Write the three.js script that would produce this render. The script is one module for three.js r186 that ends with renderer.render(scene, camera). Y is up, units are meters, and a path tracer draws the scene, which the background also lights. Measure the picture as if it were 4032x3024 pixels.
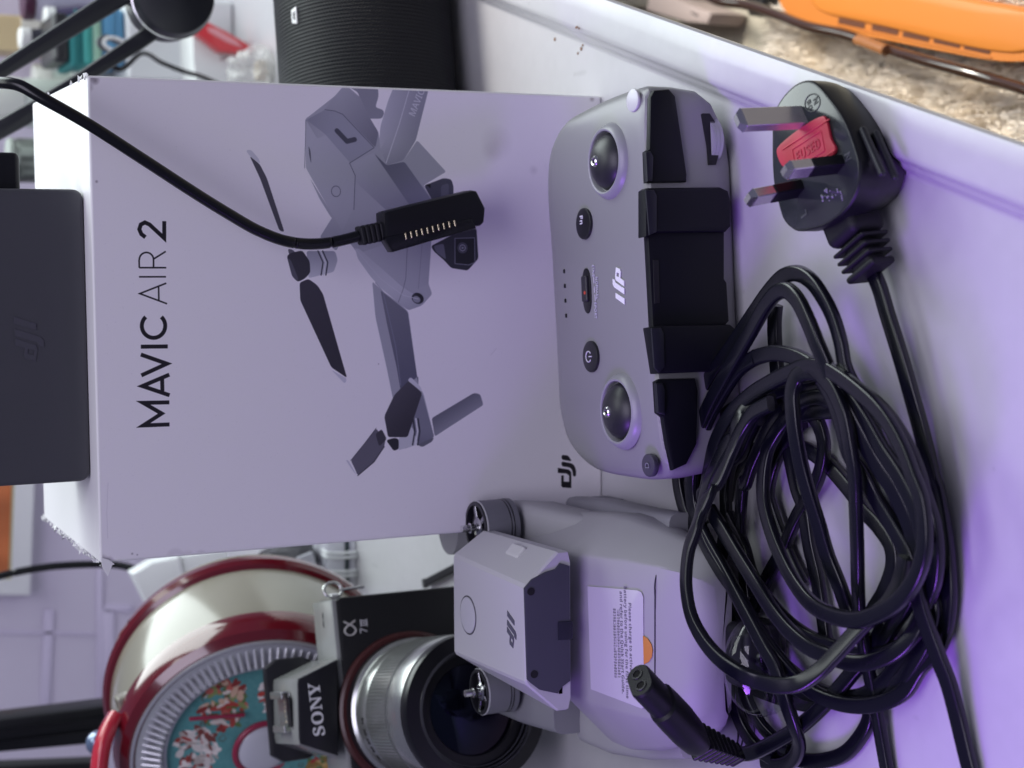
import * as THREE from 'three';
import { RoundedBoxGeometry } from 'three/addons/geometries/RoundedBoxGeometry.js';
import { mergeGeometries, mergeVertices, toCreasedNormals } from 'three/addons/utils/BufferGeometryUtils.js';
import { RectAreaLightUniformsLib } from 'three/addons/lights/RectAreaLightUniformsLib.js';
import { FontLoader } from 'three/addons/loaders/FontLoader.js';
import { TextGeometry } from 'three/addons/geometries/TextGeometry.js';

// ------------------------------------------------------------------ camera, light, exposure
const V3 = (x, y, z) => new THREE.Vector3(x, y, z);
const scene = new THREE.Scene();
const FOCAL = 6509.14, CAM = V3(0.147416, 0.433730, 0.798616);
const cr = V3(0.996935, -0.038695, -0.067991).normalize(), cw = V3(-0.078016, -0.427402, -0.900689).normalize();
const cu = new THREE.Vector3().crossVectors(cr, cw).normalize();
const camera = new THREE.PerspectiveCamera(2 * Math.atan(1512 / FOCAL) * 180 / Math.PI, 4 / 3, 0.02, 30);
camera.position.copy(CAM);
camera.up.copy(cr);                                  // the photograph was taken with the camera turned on its side
camera.lookAt(CAM.clone().add(cw));
camera.focus = 0.77; camera.userData.fStop = 11;
const renderer = new THREE.WebGLRenderer({ antialias: true });
renderer.setSize(1024, 768);
renderer.toneMapping = THREE.LinearToneMapping;
renderer.toneMappingExposure = 1;
renderer.shadowMap.enabled = true;
scene.background = new THREE.Color().setRGB(0.10, 0.10, 0.16);
RectAreaLightUniformsLib.init();
function areaLight(color, intensity, w, h, from, to) {
  const l = new THREE.RectAreaLight(new THREE.Color().setRGB(...color), intensity, w, h);
  l.position.set(...from); l.lookAt(...to); scene.add(l); return l;
}
areaLight([0.9, 1.0, 0.98], 5.6, 1.35, 0.8, [0.74, 0.78, -0.9], [0.1, 0.0, -0.1]);      // the window above the back wall
areaLight([0.88, 0.84, 1.04], 4.0, 1.3, 0.9, [0.25, 1.55, 1.0], [0.08, 0.05, 0.1]);      // pale room light over the viewer's shoulder
areaLight([0.93, 1.0, 0.97], 3.6, 0.7, 0.5, [0.5, 1.15, -0.28], [0.32, 0.08, -0.78]);        // skylight over the clutter at the back
{
  const room = new THREE.SpotLight(new THREE.Color().setRGB(1.0, 0.94, 0.84), 9, 0, 0.36, 0.5);   // warm ceiling spot over the floor beside the shelf
  room.position.set(0.95, 0.62, -0.3); room.target.position.set(0.38, -0.42, -0.22); room.shadow.radius = 8; room.castShadow = true; scene.add(room, room.target);
  const violet = new THREE.SpotLight(new THREE.Color().setRGB(0.36, 0.12, 1.0), 1.15, 0, 0.5, 1.0);   // violet lamp at the left
  violet.position.set(-0.40, 0.36, 0.40); violet.target.position.set(0.10, 0.0, 0.285); violet.shadow.radius = 5; violet.castShadow = true; scene.add(violet, violet.target);
}

// ------------------------------------------------------------------ helpers
let seed = 7; const rnd = () => (seed = (seed * 16807) % 2147483647) / 2147483647;
function ray(px, py) { return cw.clone().multiplyScalar(FOCAL).addScaledVector(cr, 1512 - py).addScaledVector(cu, 2016 - px); }
function hit(px, py, o, n) { const d = ray(px, py); return CAM.clone().addScaledVector(d, o.clone().sub(CAM).dot(n) / d.dot(n)); }
const YN = V3(0, 1, 0), ZN = V3(0, 0, 1);
const PY = (px, py, y) => hit(px, py, V3(0, y, 0), YN);       // where a sight line meets the level y
const PZ = (px, py, z) => hit(px, py, V3(0, 0, z), ZN);       // where it meets the upright plane z
const rgb = (r, g, b) => new THREE.Color().setRGB(r, g, b);
const mat = (c, roughness = 0.5, o = {}) => new THREE.MeshPhysicalMaterial({ color: Array.isArray(c) ? rgb(...c) : c, roughness, ...o });
const used = {};
function numbered(n) { const k = used[n] = (used[n] ?? -1) + 1; return k ? n + '_' + String(k).padStart(3, '0') : n; }
function shade(m) { m.castShadow = m.receiveShadow = true; return m; }
function thing(name, label, category, base, group) {
  const g = new THREE.Group(); g.name = numbered(name); g.position.copy(base); g.userData = { label, category };
  if (group) g.userData.group = group;
  g.base = base.clone(); scene.add(g); return g;
}
function part(parent, name, geo, m, label) {                   // geometry is given in world coordinates
  let root = parent; while (root.parent && root.parent !== scene) root = root.parent;
  geo.translate(-root.base.x, -root.base.y, -root.base.z);
  const o = shade(new THREE.Mesh(geo, m)); o.name = name; if (label) o.userData.label = label;
  parent.add(o); return o;
}
function struct(name, geo, m) { const o = shade(new THREE.Mesh(geo, m)); o.name = name; o.userData = { kind: 'structure' }; scene.add(o); return o; }
const basis = (o, x, y, z) => new THREE.Matrix4().makeBasis(x, y, new THREE.Vector3().crossVectors(x, y).dot(z) < 0 ? z.clone().negate() : z).setPosition(o);
function prep(g) { g = g.index ? g.toNonIndexed() : g; for (const k of Object.keys(g.attributes)) if (!['position', 'normal', 'uv'].includes(k)) g.deleteAttribute(k); return g; }
const merge = (l) => mergeGeometries(l.map(prep));
const crease = (g, a = 0.55) => toCreasedNormals(g.scale(4000, 4000, 4000), a).scale(1 / 4000, 1 / 4000, 1 / 4000);   // its grid is made for larger things
function frame(O, u, v) { u = u.clone().normalize(); const n = new THREE.Vector3().crossVectors(u, v).normalize(); v = new THREE.Vector3().crossVectors(n, u); return { O, u, v, n }; }
function onF(F, px, py, off = 0) { const p = hit(px, py, F.O.clone().addScaledVector(F.n, off), F.n).sub(F.O); return [p.dot(F.u), p.dot(F.v)]; }
const fromF = (F, s, t, h = 0) => F.O.clone().addScaledVector(F.u, s).addScaledVector(F.v, t).addScaledVector(F.n, h);
const M = (F) => basis(F.O, F.u, F.v, F.n);
const crop = (x0, y0, k = 2.011) => (l) => l.map(([x, y]) => [x0 + x / k, y0 + y / k]);
function smoothPts(pts, n, closed = true) { const c = new THREE.CatmullRomCurve3(pts.map(([x, y]) => V3(x, y, 0)), closed, 'centripetal'); return c.getPoints(n).slice(0, closed ? n : n + 1).map((p) => [p.x, p.y]); }
function slabLocal(F, pts, d, bevel = 0.0006, off = 0, holes = []) {
  const s = new THREE.Shape(pts.map((p) => new THREE.Vector2(...p)));
  for (const h of holes) s.holes.push(new THREE.Path(h.map((p) => new THREE.Vector2(...p))));
  const g = new THREE.ExtrudeGeometry(s, { depth: Math.max(d - 2 * bevel, 1e-5), bevelEnabled: bevel > 0, bevelThickness: bevel, bevelSize: bevel, bevelOffset: -bevel, bevelSegments: 2, curveSegments: 12 });
  g.translate(0, 0, off + bevel); g.applyMatrix4(M(F)); return crease(g, 0.6);
}
const slab = (F, px, d, bevel, off = 0, smooth = 0) => { let p = px.map(([x, y]) => onF(F, x, y, off + d)); if (smooth) p = smoothPts(p, smooth); return slabLocal(F, p, d, bevel, off); };
function loft(rings, cap0 = true, cap1 = true, a = 0.6) {       // rings of equally many points, joined in order
  const n = rings[0].length, pos = [], idx = [];
  for (const r of rings) for (const p of r) pos.push(p.x, p.y, p.z);
  for (let k = 0; k + 1 < rings.length; k++) for (let i = 0; i < n; i++) { const j = (i + 1) % n, b = k * n, c = b + n; idx.push(b + i, b + j, c + j, b + i, c + j, c + i); }
  const fan = (k, flip) => { const c = new THREE.Vector3(); for (const p of rings[k]) c.addScaledVector(p, 1 / n); const ci = pos.length / 3; pos.push(c.x, c.y, c.z); for (let i = 0; i < n; i++) { const j = (i + 1) % n; flip ? idx.push(ci, k * n + j, k * n + i) : idx.push(ci, k * n + i, k * n + j); } };
  if (cap0) fan(0, true); if (cap1) fan(rings.length - 1, false);
  const g = new THREE.BufferGeometry(); g.setAttribute('position', new THREE.Float32BufferAttribute(pos, 3)); g.setIndex(idx);
  let vol = 0; const A = V3(), B = V3(), C = V3();               // turn the faces outward whichever way the rings run
  for (let i = 0; i < idx.length; i += 3) { A.fromArray(pos, idx[i] * 3); B.fromArray(pos, idx[i + 1] * 3); C.fromArray(pos, idx[i + 2] * 3); vol += A.dot(B.cross(C)); }
  if (vol < 0) { for (let i = 0; i < idx.length; i += 3) [idx[i + 1], idx[i + 2]] = [idx[i + 2], idx[i + 1]]; g.setIndex(idx); }
  g.setAttribute('uv', new THREE.Float32BufferAttribute(new Float32Array(pos.length / 3 * 2), 2));
  return crease(g, a);
}
function box(w, h, d, r, m4) { const g = new RoundedBoxGeometry(w, h, d, 2, Math.min(r, w / 2.01, h / 2.01, d / 2.01)); if (m4) g.applyMatrix4(m4); return g; }
function cyl(p, axis, r0, r1, h, n = 40, open = false) { const g = new THREE.CylinderGeometry(r1, r0, h, n, 1, open); g.translate(0, h / 2, 0); g.applyQuaternion(new THREE.Quaternion().setFromUnitVectors(YN, axis.clone().normalize())); g.translate(p.x, p.y, p.z); return g; }
function lathe(p, axis, prof, n = 56) { const g = new THREE.LatheGeometry(prof.map((q) => new THREE.Vector2(...q)), n); g.applyQuaternion(new THREE.Quaternion().setFromUnitVectors(YN, axis.clone().normalize())); g.translate(p.x, p.y, p.z); return crease(g, 0.5); }
function sweep(pts, w, h, twist = () => 0, per = 10, power = 0.55, seg = 14) {   // a flat cable: a rounded section carried along a curve
  const c = new THREE.CatmullRomCurve3(pts, false, 'centripetal'), n = pts.length * per, rings = [];
  for (let k = 0; k <= n; k++) {
    const t = k / n, p = c.getPoint(t), d = c.getTangent(t), side = new THREE.Vector3().crossVectors(d, YN);
    if (side.lengthSq() < 0.02) side.copy(cr); side.normalize();
    const up = new THREE.Vector3().crossVectors(side, d).normalize(), a = twist(t), s2 = side.clone().multiplyScalar(Math.cos(a)).addScaledVector(up, Math.sin(a)), u2 = up.clone().multiplyScalar(Math.cos(a)).addScaledVector(side, -Math.sin(a)), r = [];
    for (let i = 0; i < seg; i++) { const q = i / seg * Math.PI * 2, C = Math.cos(q), S = Math.sin(q); r.push(p.clone().addScaledVector(s2, Math.sign(C) * Math.abs(C) ** power * w / 2).addScaledVector(u2, Math.sign(S) * Math.abs(S) ** power * h / 2)); }
    rings.push(r);
  }
  return loft(rings, true, true, 1.2);
}
const round = (pts, d, per = 10) => sweep(pts, d, d, () => 0, per, 1, 12);
function canvasTex(w, h, draw) { const c = document.createElement('canvas'); c.width = w; c.height = h; const x = c.getContext('2d'); draw(x, w, h); const t = new THREE.CanvasTexture(c); t.colorSpace = THREE.SRGBColorSpace; t.magFilter = THREE.LinearFilter; return t; }
function hash(x, y) { let h = (x * 374761393 + y * 668265263) | 0; h = (h ^ (h >>> 13)) * 1274126177 | 0; return ((h ^ (h >>> 16)) >>> 0) / 4294967296; }
function vnoise(x, y, P) { const xi = Math.floor(x), yi = Math.floor(y), f = x - xi, g = y - yi, w = (a) => ((a % P) + P) % P, sm = (t) => t * t * (3 - 2 * t), L = THREE.MathUtils.lerp; return L(L(hash(w(xi), w(yi)), hash(w(xi + 1), w(yi)), sm(f)), L(hash(w(xi), w(yi + 1)), hash(w(xi + 1), w(yi + 1)), sm(f)), sm(g)); }
function dataTex(n, f, rep = 1, srgb = false) {
  const a = new Uint8Array(n * n * 4);
  for (let y = 0; y < n; y++) for (let x = 0; x < n; x++) { const v = f(x / n, y / n), o = (y * n + x) * 4; const c = Array.isArray(v) ? v : [v, v, v]; for (let k = 0; k < 3; k++) a[o + k] = Math.max(0, Math.min(255, c[k] * 255)); a[o + 3] = 255; }
  const t = new THREE.DataTexture(a, n, n); t.wrapS = t.wrapT = THREE.RepeatWrapping; t.magFilter = THREE.LinearFilter; t.repeat.set(rep, rep); if (srgb) t.colorSpace = THREE.SRGBColorSpace; t.needsUpdate = true; return t;
}
function boxUV(g, k = 10) {                                       // uv in metres times k, from the face direction
  g = prep(g); const p = g.attributes.position, n = g.attributes.normal, uv = new Float32Array(p.count * 2);
  for (let i = 0; i < p.count; i++) { const ax = Math.abs(n.getX(i)), ay = Math.abs(n.getY(i)), az = Math.abs(n.getZ(i)); const q = ay >= ax && ay >= az ? [p.getX(i), p.getZ(i)] : ax >= az ? [p.getZ(i), p.getY(i)] : [p.getX(i), p.getY(i)]; uv[i * 2] = q[0] * k; uv[i * 2 + 1] = q[1] * k; }
  g.setAttribute('uv', new THREE.BufferAttribute(uv, 2)); return g;
}
const fonts = {}; for (const k of ['sans_bold', 'sans_regular', 'serif_bold']) fonts[k] = await new FontLoader().loadAsync('fonts/droid/droid_' + k + '.typeface.json');
function text(str, font, size, F, s, t, dir = 0, h = 0, depth = 0.0003, stretch = 1) {   // lettering laid on a surface, centred at (s, t)
  const g = new TextGeometry(str, { font: fonts[font], size, depth, curveSegments: 3, bevelEnabled: false }); g.computeBoundingBox(); const b = g.boundingBox;
  g.translate(-(b.min.x + b.max.x) / 2, -(b.min.y + b.max.y) / 2, h); g.scale(stretch, 1, 1); g.rotateZ(dir); g.translate(s, t, 0); g.applyMatrix4(M(F)); return g;
}
function dji(F, s, t, size, dir, h, depth = 0.0004) {            // the slanted three-piece emblem
  const P = [[[0, 0.02], [0.33, 0.02], [0.36, 0.5], [0.44, 0.55], [0.4, 0.3], [0.27, 0.3], [0.27, 0.33], [0.1, 0.3]], []];
  const d = [[[0.02, 0.08], [0.30, 0.0], [0.41, 0.04], [0.62, 0.72], [0.45, 0.72], [0.36, 0.42], [0.16, 0.46], [0.08, 0.40]], [[0.36, -0.22], [0.52, -0.22], [0.62, -0.12], [0.86, 0.72], [0.68, 0.72], [0.49, 0.02], [0.40, -0.06]], [[0.80, 0.0], [0.96, 0.0], [1.17, 0.72], [0.99, 0.72]]];
  const sk = (p) => [(p[0] - 0.58) * size, (p[1] - 0.25) * size * 0.75], C = Math.cos(dir), S = Math.sin(dir);
  const hole = [[0.17, 0.13], [0.29, 0.11], [0.33, 0.31], [0.21, 0.34]];
  return merge(d.map((pl, i) => { const tr = (p) => { const [x, y] = sk(p); return [s + x * C - y * S, t + x * S + y * C]; }; return slabLocal(F, pl.map(tr), depth, 0, h, i ? [] : [hole.map(tr)]); }));
}

// ------------------------------------------------------------------ the setting
const fine = dataTex(256, (x, y) => 0.5 + 0.25 * (vnoise(x * 64, y * 64, 64) - 0.5) + 0.5 * (vnoise(x * 128, y * 128, 128) - 0.5));
const smudge = dataTex(512, (x, y) => { const a = vnoise(x * 5, y * 5, 5), b = vnoise(x * 19, y * 19, 19), c = vnoise(x * 90, y * 90, 90); return 0.28 + 0.12 * a * b + 0.03 * c; });
const LD = V3(-0.305, 0, 1).normalize(), LA = new THREE.Vector3().crossVectors(YN, LD).negate();   // lip runs along LD; LA points to the outside
if (LA.x < 0) LA.negate();
const LO = PY(2970, 428, 0);
{
  const prof = [[-1.3, -0.05], [-1.3, 0], [-0.003, 0], [-0.0012, 0.0005], [0.0002, 0.0017], [0.0014, 0.0042], [0.0026, 0.0056], [0.0040, 0.0064], [0.0050, 0.0078], [0.0058, 0.0098], [0.0072, 0.0112], [0.0095, 0.0118], [0.0150, 0.0124], [0.0185, 0.0130], [0.0205, 0.0131], [0.0262, 0.0131], [0.0276, 0.0125], [0.0283, 0.0108], [0.0282, 0.0085], [0.0262, 0.005], [0.018, -0.004], [0.004, -0.011], [-0.1, -0.03], [-1.0, -0.05]];
  const s = new THREE.Shape(prof.map((p) => new THREE.Vector2(...p)));
  const g = new THREE.ExtrudeGeometry(s, { depth: 2.2, bevelEnabled: false, steps: 1 }); g.translate(0, 0, -1.6); g.applyMatrix4(basis(LO, LA, YN, LD));
  const white = mat([0.62, 0.62, 0.63], 0.3, { roughnessMap: smudge.clone(), clearcoat: 0.25, clearcoatRoughness: 0.3, bumpMap: fine, bumpScale: 0.00006, side: THREE.DoubleSide });
  white.roughness = 1; white.map = dataTex(512, (x, y) => { const a = vnoise(x * 7, y * 7, 7), b = vnoise(x * 60, y * 60, 60), c = vnoise(x * 31 + 5, y * 31, 31); const d = 0.97 - 0.02 * a - 0.015 * b - (c > 0.97 ? (c - 0.97) * 2 : 0); return [d, d * 0.995, d * 1.0]; }, 1, true);
  white.color = rgb(0.60, 0.60, 0.62);
  struct('shelf', boxUV(crease(g, 0.7), 3), white);
}
const chips = thing('paint_chip', 'rusty chips in the white paint of the raised lip near the black speaker', 'paint chip', PY(2270, 105, 0.012));
{
  const rust = mat([0.22, 0.13, 0.09], 0.9), F = frame(PY(2270, 105, 0.012), LD.clone().negate(), LA.clone().negate().addScaledVector(YN, -0.5));
  for (const [px, py, r, y] of [[2270, 108, 0.0016, 0.0125], [2280, 112, 0.0012, 0.0125], [2184, 155, 0.0014, 0.0003], [2294, 178, 0.001, 0.0003], [2288, 192, 0.0014, 0.0003], [2275, 210, 0.001, 0.0003]]) { const g = new THREE.SphereGeometry(r * 0.6, 8, 5); g.scale(0.8 + rnd() * 0.8, 0.25, 1 + rnd()); const p = PY(px, py, y); g.translate(p.x, p.y, p.z); part(chips, 'chip', g, rust); }
}
const FLOOR = -0.42;
{
  const lam = mat([0.52, 0.49, 0.43], 0.55, { map: dataTex(256, (x, y) => { const l = vnoise(x * 6, y * 120, 120), m = vnoise(x * 3, y * 20, 60); const v = 0.82 + 0.1 * l + 0.08 * m; return [v, v * 0.985, v * 0.95]; }, 1, true) });
  const g = new THREE.PlaneGeometry(5, 5); g.rotateX(-Math.PI / 2); g.translate(0, FLOOR, -1); struct('floor', boxUV(g, 4), lam);
}

// ------------------------------------------------------------------ the white carton and its print
const W = 0.233, H = 0.2294 * 1.2013, D = 0.155;
{
  const CW = 1400, CH = Math.round(CW * H / W);
  const at = (px, py) => { const p = PZ(px, py, 0); return [p.x / W * CW, (1 - p.y / H) * CH]; };
  const A = crop(1000, 0), B = crop(1000, 700), C = crop(1000, 1450), Q = crop(0, 0);
  const tex = canvasTex(CW, CH, (x) => {
    x.fillStyle = '#ebe8ed'; x.fillRect(0, 0, CW, CH);
    const path = (l) => { x.beginPath(); l.forEach((p, i) => { const q = at(...p); i ? x.lineTo(...q) : x.moveTo(...q); }); };
    const soft = (l, r = 8) => { const q = l.map((p) => at(...p)), n = q.length; x.beginPath(); for (let i = 0; i < n; i++) { const c = q[i], cut = (o) => { const d = Math.hypot(o[0] - c[0], o[1] - c[1]) || 1, k = Math.min(r, d / 2) / d; return [c[0] + (o[0] - c[0]) * k, c[1] + (o[1] - c[1]) * k]; }, a = cut(q[(i + n - 1) % n]), b = cut(q[(i + 1) % n]); i ? x.lineTo(...a) : x.moveTo(...a); x.quadraticCurveTo(c[0], c[1], b[0], b[1]); } x.closePath(); };
    const poly = (l, c) => { soft(l); x.fillStyle = c; x.fill(); };
    const line = (l, c, w) => { path(l); x.strokeStyle = c; x.lineWidth = w; x.stroke(); };
    const grad = (l, a, b, c1, c2) => { soft(l); const g = x.createLinearGradient(...at(...a), ...at(...b)); g.addColorStop(0, c1); g.addColorStop(1, c2); x.fillStyle = g; x.fill(); };
    x.lineJoin = 'round'; x.lineCap = 'round';
    // the pictured drone
    poly(A([[745, 685], [980, 690], [985, 760], [960, 850], [1020, 870], [1030, 900], [1010, 940], [900, 940], [870, 870], [820, 730]]), '#8a8b98');
    grad([...A([[1100, 700], [1380, 710], [1280, 1110], [1185, 1270], [1050, 1310], [980, 1220], [1000, 1000], [1060, 800]])], A([[1000, 1000]])[0], A([[1300, 1050]])[0], '#b4b5c0', '#8d8e9c');
    poly(B([[520, 470], [620, 310], [720, 440], [650, 580]]), '#a2a3b0');
    poly([...A([[640, 760], [700, 690], [745, 690], [840, 770], [890, 890], [985, 1050], [1000, 1180], [1050, 1310], [1185, 1270], [1290, 1110], [1520, 1360]]), ...B([[1340, 60], [1410, 180], [1400, 560], [1380, 840], [1410, 920], [1330, 1010], [1220, 1050], [1010, 880], [920, 780], [820, 600], [700, 440], [600, 300], [520, 170], [440, 0]]), ...A([[590, 1650], [410, 1330], [405, 940], [560, 840]])], '#a3a4b0');
    grad(A([[640, 760], [700, 690], [840, 770], [890, 890], [985, 1050], [960, 1170], [700, 900], [560, 870], [410, 940]]), A([[640, 760]])[0], A([[960, 1100]])[0], '#a6a7b3', '#787987');
    grad([...A([[410, 950], [560, 1060], [760, 1290], [800, 1390], [790, 1640]]), ...B([[700, 420], [440, 0]]), ...A([[590, 1650], [410, 1330]])], A([[410, 1200]])[0], A([[800, 1400]])[0], '#b2b3be', '#a7a8b4');
    poly(A([[560, 870], [700, 900], [945, 1170], [760, 1290], [560, 1060], [420, 950]]), '#989aa8');
    grad([...A([[760, 1290], [945, 1210], [1050, 1320], [1200, 1480]]), ...B([[1230, 210], [1060, 270], [800, 30]]), ...A([[800, 1390]])], A([[900, 1250]])[0], B([[1100, 200]])[0], '#a7a8b5', '#8b8c9b');
    grad([...A([[950, 1215], [1050, 1310], [1190, 1280], [1410, 1590], [1240, 1640]])], A([[950, 1215]])[0], A([[1350, 1600]])[0], '#5f6072', '#7d7e91');
    grad(B([[820, 600], [1060, 520], [1400, 520], [1380, 840], [1220, 900]]), B([[850, 560]])[0], B([[1400, 700]])[0], '#b1b2be', '#9fa0ad');
    poly(B([[800, 560], [830, 560], [1180, 870], [1330, 960], [1330, 1010], [1220, 1050], [1010, 880], [920, 780], [820, 640]]), '#b9bac5');
    line(B([[1215, 500], [1200, 800], [1180, 880], [1140, 990]]), '#6d6e7c', 2); line(B([[1330, 520], [1300, 880]]), '#8a8b98', 2);
    line(A([[560, 868], [640, 880], [700, 905], [950, 1170], [755, 1292], [800, 1390], [790, 1659]]), '#5d5e6d', 2.2); line(A([[410, 950], [400, 1330]]), '#7c7d8b', 2);
    line(A([[655, 1035], [735, 1120], [795, 1105]]), '#4b4c59', 15);
    x.lineWidth = 2.5; x.strokeStyle = '#666776'; { const [a, b] = at(...A([[648, 1515]])[0]); x.beginPath(); x.ellipse(a, b, 44 * CW / 3860, 88 * CW / 3860 * 0.45, 0, 0, 7); x.stroke(); }
    poly(A([[430, 1150], [448, 1200], [452, 1300], [435, 1230]]), '#5b5c69');
    { const [a, b] = at(...B([[1295, 955]])[0]); x.fillStyle = '#23232c'; x.beginPath(); x.ellipse(a, b, 17, 21, 0.4, 0, 7); x.fill(); x.fillStyle = '#8f909c'; x.beginPath(); x.ellipse(a - 3, b - 4, 10, 13, 0.4, 0, 7); x.fill(); }
    poly([...A([[1345, 1470], [1500, 1410], [1560, 1420], [1578, 1470]]), ...B([[1578, 180], [1410, 180]])], '#474857'); poly([...A([[1345, 1470], [1395, 1450]]), ...B([[1400, 90], [1370, 60]])], '#17171f');
    poly(A([[1480, 1470], [1540, 1450], [1540, 1560], [1480, 1570]]), '#5b5c6b');
    poly(B([[1400, 540], [1590, 440], [1760, 400], [1775, 640], [1690, 735], [1560, 715], [1500, 650], [1420, 580]]), '#30313c'); poly(B([[1420, 540], [1500, 520], [1520, 650], [1440, 590]]), '#6a6b79');
    poly(B([[1590, 480], [1745, 475], [1748, 670], [1700, 690], [1590, 680]]), '#1d1e27'); line(B([[1590, 480], [1745, 475], [1748, 670], [1700, 690], [1590, 680], [1590, 480]]), '#7e7f8d', 2.5);
    { const [a, b] = at(...B([[1650, 555]])[0]); for (const [r, c] of [[17, '#575866'], [13, '#15161d'], [11, '#a5a6b4'], [8, '#2b2c37'], [4, '#8d8e9d']]) { x.fillStyle = c; x.beginPath(); x.arc(a, b, r, 0, 7); x.fill(); } }
    poly([...B([[935, 820], [1020, 900], [1160, 1000], [1220, 1060], [1300, 1640]]), ...C([[1340, 200], [1420, 520], [1300, 600], [1180, 640], [1110, 300], [1050, 0]]), ...B([[960, 1100]])], '#a2a3af');
    grad([...B([[1000, 890], [1215, 1060], [1300, 1640]]), ...C([[1300, 60], [1160, 180], [1130, 0]]), ...B([[1050, 1150]])], B([[1050, 1000]])[0], C([[1250, 100]])[0], '#70717f', '#5c5d70');
    poly(C([[1250, 330], [1330, 200], [1420, 520], [1425, 545], [1300, 605], [1250, 600]]), '#7d7e8e');
    grad(C([[1405, 395], [1740, 195], [1790, 205], [1815, 290], [1430, 540]]), C([[1500, 340]])[0], C([[1560, 450]])[0], '#696a78', '#8c8d9a');
    poly(C([[1290, 605], [1425, 545], [1410, 580], [1330, 625]]), '#666774');
    poly(C([[1140, 560], [1250, 460], [1300, 600], [1140, 650]]), '#c2c3cd'); for (const o of [0, 22, 40]) line(C([[1258 + o, 400], [1272 + o, 500], [1255 + o, 605]]), o === 22 ? '#d8d8e0' : '#33343f', 5);
    poly(C([[1045, 570], [1110, 550], [1145, 560], [1145, 640], [1105, 655], [1080, 620]]), '#2a2932');
    grad(C([[1225, 95], [1330, 195], [1215, 545], [1060, 545], [1030, 380], [1110, 210]]), C([[1080, 200]])[0], C([[1260, 400]])[0], '#4d4b56', '#36343e'); poly(C([[1213, 95], [1240, 68], [1320, 150], [1330, 190]]), '#c9c9d4');
    poly(C([[965, 475], [1000, 520], [1040, 560], [1030, 620], [950, 740], [820, 850], [790, 780], [765, 730], [870, 600]]), '#63616e'); poly(C([[725, 725], [745, 728], [815, 850], [780, 810]]), '#c5c4d2'); line(C([[965, 475], [870, 600], [765, 730]]), '#3b3944', 2); line(C([[1030, 620], [950, 740], [820, 850]]), '#35333d', 3);
    poly(C([[960, 520], [1010, 480], [1050, 560], [990, 620]]), '#3d3b45');
    poly([...Q([[1975, 1235], [2055, 1300]]), ...B([[100, 0], [165, 200], [240, 430], [200, 420], [130, 230], [45, 0]])], '#4f4d58'); poly(Q([[1945, 1190], [1985, 1185], [2050, 1260], [2060, 1300], [1975, 1235]]), '#c7c7d3');
    poly(B([[265, 560], [310, 570], [330, 600], [280, 620]]), '#63626e');
    grad(B([[415, 580], [640, 580], [662, 650], [630, 745], [430, 795]]), B([[500, 580]])[0], B([[520, 780]])[0], '#9c9dab', '#c0c1cc'); for (const o of [0, 20, 38]) line(B([[505 + o, 580], [545 + o, 670], [530 + o, 770]]), o === 20 ? '#d2d3dc' : '#3a3a46', 4);
    poly(B([[258, 620], [290, 595], [380, 575], [440, 660], [445, 750], [400, 800], [345, 825], [300, 780]]), '#35343e'); poly(B([[262, 630], [290, 650], [350, 800], [340, 820], [300, 780]]), '#545360');
    grad(B([[360, 830], [430, 800], [500, 850], [545, 920], [735, 1585], [610, 1500], [365, 970]]), B([[400, 900]])[0], B([[650, 1400]])[0], '#3b3944', '#33313b'); poly(B([[610, 1520], [735, 1590], [720, 1632]]), '#c6c6d3');
    x.globalAlpha = 0.35; grad(A([[410, 950], [560, 870], [640, 760], [840, 900], [700, 1000], [500, 1100]]), A([[420, 950]])[0], A([[700, 1000]])[0], '#6d6e7d', 'rgba(150,150,165,0)'); grad(B([[1010, 880], [1220, 1050], [1330, 1010], [1300, 940], [1100, 780]]), B([[1200, 1040]])[0], B([[1150, 850]])[0], '#75768a', 'rgba(150,150,165,0)');
    grad(C([[1300, 600], [1425, 545], [1400, 430], [1300, 480]]), C([[1330, 600]])[0], C([[1340, 460]])[0], '#4a4b5c', 'rgba(120,120,140,0)'); grad(A([[1180, 1270], [1050, 1310], [1000, 1180], [1100, 1000], [1260, 1090]]), A([[1110, 1310]])[0], A([[1140, 1080]])[0], '#5d5e70', 'rgba(150,150,165,0)'); x.globalAlpha = 1;
    line(A([[1225, 720], [1150, 980], [1045, 1290]]), '#c9cad3', 2.5); line(B([[800, 560], [1000, 800], [1180, 930], [1300, 960]]), '#c3c4ce', 2); line(B([[960, 830], [1020, 900], [1120, 1330], [1160, 1640]]), '#84859a', 2);
    // wordmark on the arm
    { const p0 = at(...A([[1268, 930]])[0]), p1 = at(...A([[1342, 740]])[0]); x.save(); x.translate(...p0); x.rotate(Math.atan2(p1[1] - p0[1], p1[0] - p0[0])); x.fillStyle = '#c9cad4'; x.font = '30px sans-serif'; x.fillText('MAVIC', 0, 0); x.restore(); }
    // MAVIC AIR 2
    x.lineJoin = 'miter'; x.lineCap = 'butt'; const ink = '#141019', b = 11.5, th = 4.6;
    line([[667, 1671], [563, 1675], [636, 1628], [563, 1586], [666, 1584]], ink, b);
    line([[666, 1475], [560, 1520], [667, 1556]], ink, b); line([[638, 1492], [639, 1540]], ink, b);
    line([[554, 1396], [657, 1432], [556, 1478]], ink, b); line([[554, 1365], [660, 1364]], ink, b);
    { const l = []; for (let a = -138; a <= 138; a += 6) l.push([604 + 46 * Math.sin(a * Math.PI / 180), 1283 + 47 * Math.cos(a * Math.PI / 180)]); line(l, ink, b); }
    line([[654, 1115], [550, 1156], [657, 1196]], ink, th); line([[624, 1130], [625, 1183]], ink, th); line([[547, 1090], [653, 1090]], ink, th); line([[654, 1054], [548, 1054]], ink, th);
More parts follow.
